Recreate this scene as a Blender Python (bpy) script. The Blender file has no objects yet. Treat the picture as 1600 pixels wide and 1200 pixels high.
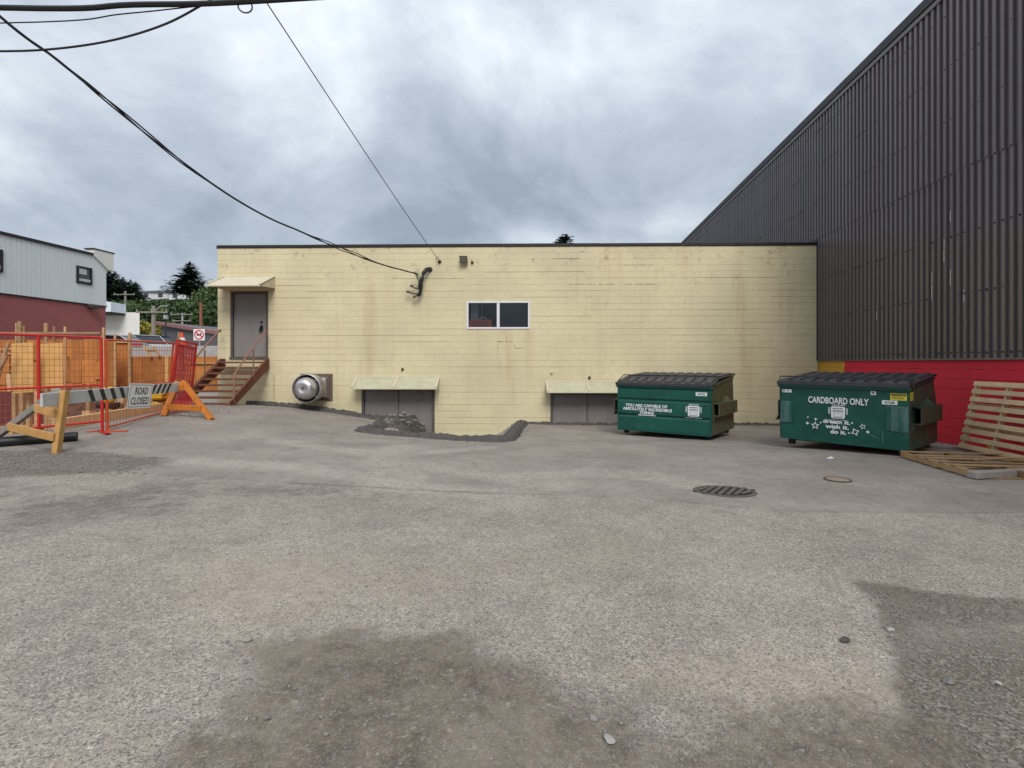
import bpy, math, random
import numpy as np
from mathutils import Vector, Matrix

sc = bpy.context.scene
R = math.radians
# ------------------------------------------------------------------ camera, sky, sun, exposure
F = 820.0          # focal length in photo pixels (1600 wide)
HOR = 567.0        # horizon row in the photo
H = 1.62           # camera height
cam = bpy.data.cameras.new('camera')
cam.sensor_width = 36.0
cam.lens = 36.0 * F / 1600.0
cam.shift_y = -(600.0 - HOR) / 1600.0
cam.clip_start = 0.05
cam.clip_end = 3000
camo = bpy.data.objects.new('camera', cam)
sc.collection.objects.link(camo)
camo.location = (0, 0, H)
camo.rotation_euler = (R(90), 0, 0)
sc.camera = camo

SUN_EL, SUN_AZ = R(46), R(168)      # azimuth from +Y, clockwise (behind the camera, a little right)
wd = bpy.data.worlds.new('World')
sc.world = wd
wd.use_nodes = True
wn = wd.node_tree.nodes
wl = wd.node_tree.links
wn.clear()
def N(tree_nodes, t, **kw):
    n = tree_nodes.new(t)
    for k, v in kw.items():
        setattr(n, k, v)
    return n
out = N(wn, 'ShaderNodeOutputWorld')
bg = N(wn, 'ShaderNodeBackground'); bg.inputs[1].default_value = 0.1
sky = N(wn, 'ShaderNodeTexSky', sky_type='NISHITA')
sky.sun_disc = False
sky.sun_elevation = SUN_EL
sky.sun_rotation = SUN_AZ
tc = N(wn, 'ShaderNodeTexCoord')
sep = N(wn, 'ShaderNodeSeparateXYZ'); wl.new(tc.outputs['Generated'], sep.inputs[0])
zc = N(wn, 'ShaderNodeMath', operation='MAXIMUM'); wl.new(sep.outputs[2], zc.inputs[0]); zc.inputs[1].default_value = 0.0
za = N(wn, 'ShaderNodeMath', operation='ADD'); wl.new(zc.outputs[0], za.inputs[0]); za.inputs[1].default_value = 0.42
dx = N(wn, 'ShaderNodeMath', operation='DIVIDE'); wl.new(sep.outputs[0], dx.inputs[0]); wl.new(za.outputs[0], dx.inputs[1])
dy = N(wn, 'ShaderNodeMath', operation='DIVIDE'); wl.new(sep.outputs[1], dy.inputs[0]); wl.new(za.outputs[0], dy.inputs[1])
cmb = N(wn, 'ShaderNodeCombineXYZ'); wl.new(dx.outputs[0], cmb.inputs[0]); wl.new(dy.outputs[0], cmb.inputs[1])
cmb.inputs[2].default_value = 2.2
nz = N(wn, 'ShaderNodeTexNoise'); wl.new(cmb.outputs[0], nz.inputs['Vector'])
nz.inputs['Scale'].default_value = 1.9; nz.inputs['Detail'].default_value = 9.0
nz.inputs['Roughness'].default_value = 0.57; nz.inputs['Distortion'].default_value = 0.25
rp = N(wn, 'ShaderNodeValToRGB'); wl.new(nz.outputs[0], rp.inputs[0])
rp.color_ramp.elements[0].position = 0.34; rp.color_ramp.elements[0].color = (2.05, 2.4, 2.85, 1)
rp.color_ramp.elements[1].position = 0.67; rp.color_ramp.elements[1].color = (5.2, 5.6, 6.0, 1)
e = rp.color_ramp.elements.new(0.49); e.color = (3.15, 3.55, 4.05, 1)
# overcast sky is brighter towards the zenith
g1 = N(wn, 'ShaderNodeMath', operation='MULTIPLY_ADD'); wl.new(zc.outputs[0], g1.inputs[0])
g1.inputs[1].default_value = 0.62; g1.inputs[2].default_value = 0.78
gv = N(wn, 'ShaderNodeVectorMath', operation='SCALE'); wl.new(rp.outputs[0], gv.inputs[0]); wl.new(g1.outputs[0], gv.inputs['Scale'])
mx = N(wn, 'ShaderNodeMix', data_type='RGBA'); mx.inputs[0].default_value = 0.93
wl.new(sky.outputs[0], mx.inputs[6]); wl.new(gv.outputs[0], mx.inputs[7])
wl.new(mx.outputs[2], bg.inputs[0]); wl.new(bg.outputs[0], out.inputs[0])

sun = bpy.data.lights.new('sun', 'SUN')
sun.energy = 1.5
sun.angle = R(28)
sun.color = (1.0, 0.965, 0.91)
suno = bpy.data.objects.new('sun', sun)
sc.collection.objects.link(suno)
sd = Vector((math.sin(SUN_AZ) * math.cos(SUN_EL), math.cos(SUN_AZ) * math.cos(SUN_EL), math.sin(SUN_EL)))
suno.rotation_euler = sd.to_track_quat('Z', 'Y').to_euler()
suno.location = sd * 60
sc.view_settings.view_transform = 'Standard'
sc.view_settings.look = 'None'
sc.view_settings.exposure = 0.80
sc.view_settings.gamma = 1.0
sc.view_settings.use_curve_mapping = False

rng = random.Random(7)
nrg = np.random.default_rng(11)

# ------------------------------------------------------------------ helpers: geometry
COL = sc.collection
class MB:
    def __init__(s): s.v = []; s.f = []
    def add(s, vs, fs):
        o = len(s.v); s.v.extend([tuple(p) for p in vs]); s.f.extend([tuple(i + o for i in f) for f in fs]); return s
    def box(s, a, b):
        x0, y0, z0 = a; x1, y1, z1 = b
        return s.add([(x0,y0,z0),(x1,y0,z0),(x1,y1,z0),(x0,y1,z0),(x0,y0,z1),(x1,y0,z1),(x1,y1,z1),(x0,y1,z1)],
                     [(0,3,2,1),(4,5,6,7),(0,1,5,4),(1,2,6,5),(2,3,7,6),(3,0,4,7)])
    def bbox(s, a, b, r=0.006):
        """box with chamfered edges"""
        a = Vector(a); b = Vector(b); c = (a + b) / 2; h = (b - a) / 2
        r = min(r, h.x * .45, h.y * .45, h.z * .45)
        vs = []; idx = {}
        for ax in range(3):
            for sx in (-1, 1):
                for sy in (-1, 1):
                    for sz in (-1, 1):
                        d = [h.x - r, h.y - r, h.z - r]; d[ax] += r
                        idx[(ax, sx, sy, sz)] = len(vs)
                        vs.append((c.x + sx * d[0], c.y + sy * d[1], c.z + sz * d[2]))
        fs = []
        for ax in range(3):
            for sg in (-1, 1):
                q = []
                for (p, t) in ((-1,-1),(1,-1),(1,1),(-1,1)):
                    k = [0,0,0]; k[ax] = sg; k[(ax+1)%3] = p; k[(ax+2)%3] = t
                    q.append(idx[(ax,)+tuple(k)])
                fs.append(q if sg > 0 else q[::-1])
        for ax in range(3):
            b1, c1 = (ax+1)%3, (ax+2)%3
            for p in (-1,1):
                for t in (-1,1):
                    k0=[0,0,0]; k0[ax]=-1; k0[b1]=p; k0[c1]=t
                    k1=list(k0); k1[ax]=1
                    q=[idx[(b1,)+tuple(k0)], idx[(b1,)+tuple(k1)], idx[(c1,)+tuple(k1)], idx[(c1,)+tuple(k0)]]
                    fs.append(q if p*t < 0 else q[::-1])
        for sx in (-1,1):
            for sy in (-1,1):
                for sz in (-1,1):
                    q=[idx[(0,sx,sy,sz)], idx[(1,sx,sy,sz)], idx[(2,sx,sy,sz)]]
                    fs.append(q if sx*sy*sz > 0 else q[::-1])
        return s.add(vs, fs)
    def beam(s, p, q, w, h, up=(0,0,1), bev=True):
        """rectangular bar from p to q; w sideways, h along up"""
        p = Vector(p); q = Vector(q); d = q - p; L = d.length; d.normalize()
        u = Vector(up); sd_ = d.cross(u)
        if sd_.length < 1e-4: sd_ = d.cross(Vector((1,0,0)))
        sd_.normalize(); u = sd_.cross(d)
        t = MB(); (t.bbox if bev else t.box)((0,-w/2,-h/2),(L,w/2,h/2))
        M = Matrix((d, -sd_, u)).transposed()
        return s.add([p + M @ Vector(v) for v in t.v], t.f)
    def tube(s, pts, r, n=8, cap=True):
        pts = [Vector(p) for p in pts]; m = len(pts)
        rs = r if isinstance(r, (list, tuple)) else [r] * m
        vs = []; fs = []; prev = None
        for i, p in enumerate(pts):
            t = (pts[min(i+1,m-1)] - pts[max(i-1,0)]).normalized()
            if prev is None:
                a = t.cross(Vector((0,0,1)))
                if a.length < .05: a = t.cross(Vector((1,0,0)))
            else:
                a = prev - t * prev.dot(t)
            a.normalize(); prev = a; b = t.cross(a)
            for k in range(n):
                an = 2*math.pi*k/n
                vs.append(p + (a*math.cos(an) + b*math.sin(an)) * rs[i])
        for i in range(m-1):
            for k in range(n):
                k2 = (k+1)%n
                fs.append((i*n+k, i*n+k2, (i+1)*n+k2, (i+1)*n+k))
        if cap:
            fs.append(tuple(range(n))[::-1]); fs.append(tuple((m-1)*n+k for k in range(n)))
        return s.add(vs, fs)
    def lathe(s, prof, c, axis, n=28):
        """prof: (r, t) along axis from c"""
        c = Vector(c); ax = Vector(axis).normalized()
        a = ax.cross(Vector((0,0,1)) if abs(ax.z) < .9 else Vector((1,0,0))).normalized(); b = ax.cross(a)
        vs = []; fs = []
        for (r, t) in prof:
            for k in range(n):
                an = 2*math.pi*k/n
                vs.append(c + ax*t + (a*math.cos(an) + b*math.sin(an))*max(r, 1e-4))
        for i in range(len(prof)-1):
            for k in range(n):
                k2=(k+1)%n
                fs.append((i*n+k, i*n+k2, (i+1)*n+k2, (i+1)*n+k))
        return s.add(vs, fs)
    def prism(s, poly, y0, y1, axis='y'):
        """poly of (a,b) extruded; axis x: poly=(y,z); y: poly=(x,z); z: poly=(x,y)"""
        n = len(poly)
        def mk(a,b,t): return {'x':(t,a,b),'y':(a,t,b),'z':(a,b,t)}[axis]
        vs = [mk(a,b,y0) for a,b in poly] + [mk(a,b,y1) for a,b in poly]
        fs = [tuple(range(n)), tuple(range(n,2*n))[::-1]]
        for i in range(n):
            j=(i+1)%n; fs.append((i, n+i, n+j, j))
        return s.add(vs, fs)
    def build(s, name, mat, parent=None, smooth=False, loc=None, rz=None, fix=False):
        me = bpy.data.meshes.new(name); me.from_pydata(s.v, [], s.f)
        if fix:
            import bmesh
            bm = bmesh.new(); bm.from_mesh(me); bmesh.ops.recalc_face_normals(bm, faces=bm.faces); bm.to_mesh(me); bm.free()
        me.materials.append(mat)
        if smooth:
            me.polygons.foreach_set('use_smooth', [True]*len(me.polygons))
            try: me.set_sharp_from_angle(angle=R(38))
            except Exception: pass
        me.update()
        o = bpy.data.objects.new(name, me); COL.objects.link(o)
        if parent: o.parent = parent
        if loc is not None: o.location = loc
        if rz is not None: o.rotation_euler[2] = rz
        return o
def inst(name, mesh, parent=None, loc=(0,0,0), rot=(0,0,0)):
    o = bpy.data.objects.new(name, mesh); COL.objects.link(o)
    if parent: o.parent = parent
    o.location = loc; o.rotation_euler = rot
    return o
def tag(o, label, cat, group=None):
    o['label'] = label; o['category'] = cat
    if group: o['group'] = group
    return o
def thing(name, label, cat, loc=(0,0,0), rz=0, group=None):
    o = bpy.data.objects.new(name, None); COL.objects.link(o)
    o.empty_display_size = .2
    o.location = loc; o.rotation_euler = (0,0,rz)
    return tag(o, label, cat, group)
def struct(o): o['kind'] = 'structure'; return o
def stuff(o): o['kind'] = 'stuff'; return o
def catm(pts, n=10):
    o = []; q = [pts[0]]+list(pts)+[pts[-1]]
    for i in range(1, len(q)-2):
        for k in range(n):
            t = k/n; a, b, c, d_ = [np.array(v, float) for v in q[i-1:i+3]]
            o.append(tuple(.5*((2*b)+(-a+c)*t+(2*a-5*b+4*c-d_)*t*t+(-a+3*b-3*c+d_)*t**3)))
    o.append(tuple(map(float, pts[-1]))); return o
def text_mesh(body, width, height, name, mat, parent, loc, rot, bold=0.0, depth=0.001, shear=0.0, space=1.0):
    """lettering fitted to width x height, centred on loc, lying in its local XY plane"""
    cu = bpy.data.curves.new(name, 'FONT'); cu.body = body; cu.align_x = 'CENTER'; cu.align_y = 'CENTER'
    cu.offset = bold; cu.extrude = depth; cu.shear = shear; cu.space_line = .85; cu.resolution_u = 3; cu.space_character = space
    t = bpy.data.objects.new(name, cu); COL.objects.link(t)
    dg = bpy.context.evaluated_depsgraph_get(); dg.update()
    me = bpy.data.meshes.new_from_object(t.evaluated_get(dg))
    bpy.data.objects.remove(t); bpy.data.curves.remove(cu)
    n = len(me.vertices); co = np.empty(n*3, dtype=np.float32); me.vertices.foreach_get('co', co); co = co.reshape(-1,3)
    mn, mxx = co.min(0), co.max(0); c = (mn+mxx)/2
    co[:,0] = (co[:,0]-c[0]) * width/(mxx[0]-mn[0]); co[:,1] = (co[:,1]-c[1]) * height/(mxx[1]-mn[1]); co[:,2] -= mn[2]
    me.vertices.foreach_set('co', co.ravel()); me.materials.clear(); me.materials.append(mat); me.name = name; me.update()
    return inst(name, me, parent, loc, rot)

# ------------------------------------------------------------------ helpers: materials
def mat(name, col, rough=.75, metal=0.0, var=.12, scale=2.5, bump=0.0, bscale=60, dirt=None, rnd=0.0, spec=.4, streak=False, grain=False, dent=0.0):
    """procedural paint / wood / metal: base colour, large and small variation, optional dirt (colour, amount, scale)"""
    m = bpy.data.materials.new(name); m.use_nodes = True
    n = m.node_tree.nodes; l = m.node_tree.links; b = n['Principled BSDF']
    b.inputs['Roughness'].default_value = rough; b.inputs['Metallic'].default_value = metal
    b.inputs['Specular IOR Level'].default_value = spec
    geo = n.new('ShaderNodeNewGeometry'); vec = geo.outputs['Position']
    if grain or streak:
        tco = n.new('ShaderNodeTexCoord'); mp = n.new('ShaderNodeMapping')
        src = tco.outputs['Object'] if grain else vec
        l.new(src, mp.inputs[0])
        mp.inputs['Scale'].default_value = grain if grain else (1.0, 1.0, .12)
        sv = mp.outputs[0]
    else: sv = vec
    nz = n.new('ShaderNodeTexNoise'); l.new(sv, nz.inputs['Vector'])
    nz.inputs['Scale'].default_value = scale; nz.inputs['Detail'].default_value = 6; nz.inputs['Roughness'].default_value = .65
    mr = n.new('ShaderNodeMapRange'); l.new(nz.outputs[0], mr.inputs[0])
    mr.inputs[1].default_value = .25; mr.inputs[2].default_value = .75
    mr.inputs[3].default_value = 1-var; mr.inputs[4].default_value = 1+var
    val = mr.outputs[0]
    if rnd:
        oi = n.new('ShaderNodeObjectInfo'); m2 = n.new('ShaderNodeMapRange'); l.new(oi.outputs['Random'], m2.inputs[0])
        m2.inputs[3].default_value = 1-rnd; m2.inputs[4].default_value = 1+rnd
        mm = n.new('ShaderNodeMath'); mm.operation = 'MULTIPLY'; l.new(val, mm.inputs[0]); l.new(m2.outputs[0], mm.inputs[1]); val = mm.outputs[0]
    sc_ = n.new('ShaderNodeVectorMath'); sc_.operation = 'SCALE'; sc_.inputs[0].default_value = col[:3]; l.new(val, sc_.inputs['Scale'])
    cout = sc_.outputs[0]
    if dirt:
        pass
    for (dcol, amt, ds) in ([] if not dirt else (dirt if isinstance(dirt, list) else [dirt])):
        d1 = n.new('ShaderNodeTexNoise'); l.new(sv, d1.inputs['Vector']); d1.inputs['Scale'].default_value = ds
        d1.inputs['Detail'].default_value = 8; d1.inputs['Roughness'].default_value = .7
        dr = n.new('ShaderNodeMapRange'); l.new(d1.outputs[0], dr.inputs[0]); dr.interpolation_type = 'SMOOTHSTEP'
        dr.inputs[1].default_value = .68 - .32*amt; dr.inputs[2].default_value = .80 - .12*amt
        dr.inputs[3].default_value = 0; dr.inputs[4].default_value = min(1, .35+.6*amt)
        mxr = n.new('ShaderNodeMix'); mxr.data_type = 'RGBA'; l.new(dr.outputs[0], mxr.inputs[0]); l.new(cout, mxr.inputs[6]); mxr.inputs[7].default_value = (*dcol, 1)
        cout = mxr.outputs[2]
    l.new(cout, b.inputs['Base Color'])
    if bump:
        bn = n.new('ShaderNodeTexNoise'); l.new(sv if grain else vec, bn.inputs['Vector']); bn.inputs['Scale'].default_value = bscale; bn.inputs['Detail'].default_value = 4
        bp = n.new('ShaderNodeBump'); bp.inputs['Strength'].default_value = bump; bp.inputs['Distance'].default_value = .01
        l.new(bn.outputs[0], bp.inputs['Height']); l.new(bp.outputs[0], b.inputs['Normal'])
        if dent:
            dn = n.new('ShaderNodeTexNoise'); l.new(vec, dn.inputs['Vector']); dn.inputs['Scale'].default_value = 3.2; dn.inputs['Detail'].default_value = 2
            b2 = n.new('ShaderNodeBump'); b2.inputs['Strength'].default_value = dent; b2.inputs['Distance'].default_value = .06
            l.new(dn.outputs[0], b2.inputs['Height']); l.new(bp.outputs[0], b2.inputs['Normal']); l.new(b2.outputs[0], b.inputs['Normal'])
    return m

M = {}
M['flash'] = mat('dark_flashing', (.025,.022,.024), .5, .2)
M['doorgrey'] = mat('grey_door_paint', (.205,.185,.178), .6, 0, .10, 1.6, .1, 30, dirt=[((.13,.11,.095), .45, 2.0), ((.30,.27,.25), .2, 3.0)], streak=True)
M['framegrey'] = mat('door_frame_paint', (.10,.085,.075), .6, 0, .15, 4)
M['whitevinyl'] = mat('white_vinyl', (.72,.71,.74), .4, 0, .04)
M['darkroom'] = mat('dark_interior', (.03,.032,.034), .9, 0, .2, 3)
M['curtain'] = mat('pale_interior_trim', (.35,.36,.36), .9, 0, .1)
M['orangecard'] = mat('orange_card', (.62,.12,.05), .7, 0, .1, 6)
M['black'] = mat('black_rubber', (.012,.012,.013), .5, 0, .2, 10)
M['blackpl'] = mat('black_plastic_lid', (.038,.037,.043), .42, 0, .3, 5, .2, 25, dirt=[((.13,.12,.105), .4, 3.5), ((.06,.055,.05), .4, 1.6)], dent=.3)
M['rust'] = mat('rusty_brown_steel', (.17,.062,.035), .75, .1, .28, 7, .3, 60, dirt=((.07,.035,.022), .5, 5))
M['rail'] = mat('weathered_rail_paint', (.26,.13,.085), .65, .1, .25, 9, .2, 80, dirt=((.09,.05,.03), .4, 7))
M['galv'] = mat('spun_aluminium', (.62,.61,.62), .32, .85, .14, 5, .05, 30, dirt=((.22,.19,.17), .25, 4))
M['plate'] = mat('brown_painted_plate', (.13,.095,.075), .75, 0, .2, 6, .2, 40)
M['awncream'] = mat('cream_awning_frame', (.56,.51,.38), .65, 0, .12, 5, .1, 50, dirt=((.28,.2,.11), .35, 6))
M['awnsheet'] = mat('fibreglass_awning_sheet', (.44,.42,.30), .45, 0, .18, 3, .1, 40, dirt=((.20,.18,.10), .4, 4))
M['lampbody'] = mat('bronze_lamp_housing', (.06,.052,.04), .5, .3, .2, 9)
M['lens'] = mat('dirty_lens', (.11,.10,.075), .15, 0, .3, 14)
M['green'] = mat('dumpster_green', (.006,.078,.056), .40, 0, .28, 2.5, .12, 22, dirt=[((.045,.10,.085), .42, 4), ((.02,.035,.025), .35, 2.2), ((.12,.07,.035), .10, 9)], dent=.35)
M['greenside'] = mat('worn_dumpster_side', (.022,.060,.036), .5, 0, .35, 3.5, .2, 20, dirt=[((.085,.045,.035), .68, 2.5), ((.16,.14,.10), .25, 7)], dent=.4)
M['greenside2'] = mat('olive_dumpster_side', (.075,.080,.042), .5, 0, .35, 3, .2, 20, dirt=[((.13,.10,.06), .5, 3), ((.03,.045,.028), .5, 2)], dent=.4)
M['wearplate'] = mat('scuffed_green_plate', (.008,.085,.07), .42, 0, .3, 6, .12, 18, dirt=((.13,.20,.20), .75, 7), streak=True)
M['undersd'] = mat('dumpster_underside', (.015,.016,.014), .8)
M['stickw'] = mat('white_vinyl_print', (.72,.74,.74), .5, 0, .08, 30)
M['sticky'] = mat('yellow_sticker', (.66,.56,.04), .5, 0, .1, 20)
M['ink'] = mat('dark_print', (.03,.04,.035), .6)
M['worn'] = mat('scuffed_bare_paint', (.16,.24,.24), .55, .1, .4, 14, .2, 40)
M['signw'] = mat('white_sign_sheet', (.82,.83,.82), .4, 0, .06, 8, dirt=((.4,.38,.34), .25, 9))
M['orange'] = mat('orange_painted_wood', (.50,.155,.018), .65, 0, .2, 4, .2, 60, dirt=((.22,.09,.03), .45, 5))
M['pine'] = mat('new_pine', (.50,.275,.09), .7, 0, .22, 6, .2, 40, dirt=((.33,.2,.1), .4, 5), rnd=.08)
M['palepine'] = mat('pale_pallet_wood', (.60,.435,.245), .75, 0, .18, 6, .2, 40, dirt=((.42,.29,.16), .4, 5), rnd=.1)
M['lumber'] = mat('site_lumber', (.43,.265,.135), .75, 0, .3, 4, .2, 40, dirt=((.22,.12,.07), .5, 4), rnd=.4)
M['greywood'] = mat('weathered_grey_wood', (.30,.28,.25), .85, 0, .25, 5, .3, 60, dirt=((.14,.13,.115), .4, 6))
M['plank'] = mat('worn_white_plank', (.47,.47,.45), .75, 0, .2, 4, .25, 60, dirt=((.24,.24,.22), .5, 5))
M['ply'] = mat('orange_plywood', (.43,.165,.042), .75, 0, .25, 2.5, .1, 40, dirt=[((.27,.095,.024), .55, 2.2), ((.16,.06,.02), .2, 5)], rnd=.28)
M['plylight'] = mat('fresh_plywood', (.62,.36,.125), .75, 0, .15, 3, .1, 40, dirt=((.45,.22,.07), .4, 5), rnd=.05)
M['redsteel'] = mat('red_fence_paint', (.52,.022,.018), .45, .1, .15, 6)
M['orsteel'] = mat('orange_fence_paint', (.56,.085,.025), .5, .1, .2, 6, dirt=((.25,.06,.03), .4, 6))
M['wire'] = mat('red_wire_mesh', (.42,.085,.035), .55, .2, .2, 6)
M['pinknet'] = mat('plastic_safety_net', (.62,.05,.06), .6)
M['concrete'] = mat('fresh_concrete', (.40,.39,.375), .85, 0, .15, 1.2, .2, 30, dirt=((.24,.23,.21), .4, 1.5))
M['siding'] = mat('pale_metal_siding', (.64,.69,.70), .5, 0, .05, .7, dirt=((.50,.54,.55), .3, .8), streak=True)
M['stucco'] = mat('maroon_stucco', (.30,.098,.094), .9, 0, .1, 1.2, .3, 25)
M['whitewall'] = mat('white_render', (.70,.69,.65), .85, 0, .05, 1)
M['winframe'] = mat('dark_window_frame', (.02,.018,.022), .5)
M['glass'] = mat('dark_window_glass', (.03,.038,.045), .08, 0, .2, 1.2, spec=.6)
M['blind'] = mat('pale_blind', (.45,.50,.49), .7)
M['bluewhite'] = mat('white_fascia', (.66,.72,.77), .5, 0, .06, 1)
M['redroof'] = mat('red_metal_roof', (.42,.065,.07), .5, 0, .1, 2)
M['greywall'] = mat('grey_building_wall', (.115,.11,.12), .8, 0, .1, .6)
M['pinktrim'] = mat('brown_roof_trim', (.27,.13,.12), .7)
M['housewall'] = mat('pale_house_wall', (.58,.58,.60), .8, 0, .06, .5)
M['houseroof'] = mat('grey_shingle_roof', (.12,.12,.13), .85, 0, .15, 1)
M['carwhite'] = mat('white_car_paint', (.68,.69,.71), .25, 0, .03)
M['carsilver'] = mat('silver_car_paint', (.50,.52,.55), .28, .4, .03)
M['cardark'] = mat('dark_car_paint', (.05,.055,.065), .25, .2, .03)
M['tyre'] = mat('tyre_rubber', (.015,.015,.015), .85)
M['pole'] = mat('grey_wood_pole', (.24,.21,.18), .85, 0, .2, 3, .2, 30)
M['rustmast'] = mat('rust_brown_mast', (.24,.09,.05), .7)
M['polemetal'] = mat('dark_metal_post', (.04,.045,.05), .5, .4)
M['galvpost'] = mat('galvanised_post', (.42,.43,.44), .5, .5)
M['signred'] = mat('red_sign_print', (.55,.025,.03), .5)
M['cone'] = mat('orange_cone_plastic', (.62,.06,.03), .5)
M['yellow'] = mat('yellow_machine_paint', (.70,.42,.015), .45, 0, .12, 8)
M['iron'] = mat('cast_iron', (.095,.08,.07), .75, .1, .3, 20, .4, 60, dirt=((.20,.18,.16), .6, 8))
M['ironpale'] = mat('worn_iron_cover', (.33,.25,.19), .6, .2, .25, 15, .3, 60)
M['stone'] = mat('loose_grey_stone', (.25,.235,.22), .85, 0, .25, 20, .4, 60, rnd=.35)
M['stonewhite'] = mat('pale_stone', (.30,.29,.275), .85, 0, .2, 20, .4, 60)
M['debris'] = mat('broken_asphalt', (.070,.062,.054), .95, 0, .45, 7, .8, 35, dirt=((.16,.13,.10), .45, 6))
M['kerb'] = mat('asphalt_kerb', (.078,.071,.066), .95, 0, .4, 12, .9, 60, dirt=((.16,.145,.13), .4, 14))
M['weed'] = mat('weed_leaf', (.09,.12,.025), .8, 0, .35, 8)
M['leaf'] = mat('hillside_leaf', (.034,.066,.020), .8, 0, .6, .16)
M['leaflight'] = mat('light_leaf', (.095,.125,.03), .8, 0, .5, .25)
M['conif'] = mat('conifer_needles', (.024,.050,.026), .85, 0, .45, .7)
M['bark'] = mat('bark', (.05,.038,.03), .95)
M['gorse'] = mat('yellow_bush', (.26,.22,.03), .85, 0, .4, 1)
M['farhill'] = mat('far_forest', (.035,.055,.055), .95, 0, .4, .1)
M['roofdeck'] = mat('roof_membrane', (.12,.12,.12), .9)

# painted block paint with stains, in world coordinates
def paint_mat(name, col, stain, sx=None, topz=None):
    m = bpy.data.materials.new(name); m.use_nodes = True
    n = m.node_tree.nodes; l = m.node_tree.links; b = n['Principled BSDF']
    b.inputs['Roughness'].default_value = .62; b.inputs['Specular IOR Level'].default_value = .3
    geo = n.new('ShaderNodeNewGeometry'); vec = geo.outputs['Position']
    def noise(scale, v=vec, det=6, ro=.6, stretch=None):
        if stretch:
            mp = n.new('ShaderNodeMapping'); mp.inputs['Scale'].default_value = stretch; l.new(v, mp.inputs[0]); v = mp.outputs[0]
        t = n.new('ShaderNodeTexNoise'); t.inputs['Scale'].default_value = scale; t.inputs['Detail'].default_value = det; t.inputs['Roughness'].default_value = ro
        l.new(v, t.inputs['Vector']); return t.outputs[0]
    def rng_(x, a, b_, c, d, smooth=True):
        t = n.new('ShaderNodeMapRange'); l.new(x, t.inputs[0])
        if smooth: t.interpolation_type = 'SMOOTHSTEP'
        for i, q in enumerate((a, b_, c, d)): t.inputs[i+1].default_value = q
        return t.outputs[0]
    def mix(fac, a, bcol):
        t = n.new('ShaderNodeMix'); t.data_type = 'RGBA'; l.new(fac, t.inputs[0])
        if isinstance(a, tuple): t.inputs[6].default_value = (*a, 1)
        else: l.new(a, t.inputs[6])
        if isinstance(bcol, tuple): t.inputs[7].default_value = (*bcol, 1)
        else: l.new(bcol, t.inputs[7])
        return t.outputs[2]
    def mul(a, b_):
        t = n.new('ShaderNodeMath'); t.operation = 'MULTIPLY'; l.new(a, t.inputs[0])
        if isinstance(b_, float): t.inputs[1].default_value = b_
        else: l.new(b_, t.inputs[1])
        return t.outputs[0]
    c = mix(rng_(noise(.55), .3, .7, 0, 1), tuple(v*.90 for v in col), tuple(min(1, v*1.07) for v in col))
    c = mix(rng_(noise(9, det=3), .35, .7, 0, .35), c, tuple(v*.88 for v in col))
    # faint per-block tone
    # vertical run-off streaks
    st = mul(rng_(noise(1.0, stretch=(1.6, 1.6, .10)), .50, .72, 0, 1), rng_(noise(.35), .38, .62, .1, .75))
    c = mix(mul(st, .55), c, stain)
    if topz is not None:
        sp = n.new('ShaderNodeSeparateXYZ'); l.new(vec, sp.inputs[0])
        top = rng_(sp.outputs[2], topz-1.9, topz-.1, 0, 1)
        blot = rng_(noise(3.2, det=9, ro=.75), .55, .68, 0, 1)
        c = mix(mul(mul(top, blot), .65), c, tuple(v*.55 for v in stain))
        low = rng_(sp.outputs[2], .9, -.5, 0, .0)
    if sx:   # streak below a fixture: centred at x, width, top z
        sp = n.new('ShaderNodeSeparateXYZ'); l.new(vec, sp.inputs[0])
        for (cx, wdt, tz, ln, amt) in sx:
            sb = n.new('ShaderNodeMath'); sb.operation = 'SUBTRACT'; l.new(sp.outputs[0], sb.inputs[0]); sb.inputs[1].default_value = cx
            ab = n.new('ShaderNodeMath'); ab.operation = 'ABSOLUTE'; l.new(sb.outputs[0], ab.inputs[0])
            k = mul(rng_(ab.outputs[0], wdt, wdt*.25, 0, 1), rng_(sp.outputs[2], tz-ln, tz, 0, 1))
            k = mul(k, rng_(sp.outputs[2], tz+.12, tz, 0, 1))
            k = mul(k, rng_(noise(2.2, stretch=(2.5,2.5,.3)), .35, .65, .2, 1))
            c = mix(mul(k, float(amt)), c, stain)
    l.new(c, b.inputs['Base Color'])
    bp = n.new('ShaderNodeBump'); bp.inputs['Strength'].default_value = .25; bp.inputs['Distance'].default_value = .008
    l.new(noise(45, det=5), bp.inputs['Height']); l.new(bp.outputs[0], b.inputs['Normal'])
    return m

# ------------------------------------------------------------------ ground shape
CP = np.array([(-8,16.8,-1.36),(-8,15,-1.20),(-6.7,11.8,-1.3),(-7,8.2,-1.45),(-5.5,16.7,-1.60),(-3.7,16.7,-1.85),(-1,16.6,-1.9),(1.5,16.6,-1.93),
               (5,16.5,-1.93),(9.5,16.3,-1.93),(9.0,10.9,-1.68),(0,0,-1.62),(0,6,-1.62),(7,3,-1.6),(-8,2,-1.5),(0,12,-1.74),(-12,9,-1.45),
               (0,-8,-1.62),(-12,-6,-1.5),(10,-6,-1.6),(5,13,-1.84),(-4,13.4,-1.66),(7,9,-1.63)], dtype=float)
def mq(r2): return np.sqrt(r2 + 6.0)
_A = mq(((CP[:,None,:2]-CP[None,:,:2])**2).sum(-1))
_W = np.linalg.solve(_A + np.eye(len(CP))*1e-6, CP[:,2] + 1.62)
def sstep(x, a, b):
    t = np.clip((x-a)/(b-a), 0, 1); return t*t*(3-2*t)
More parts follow.
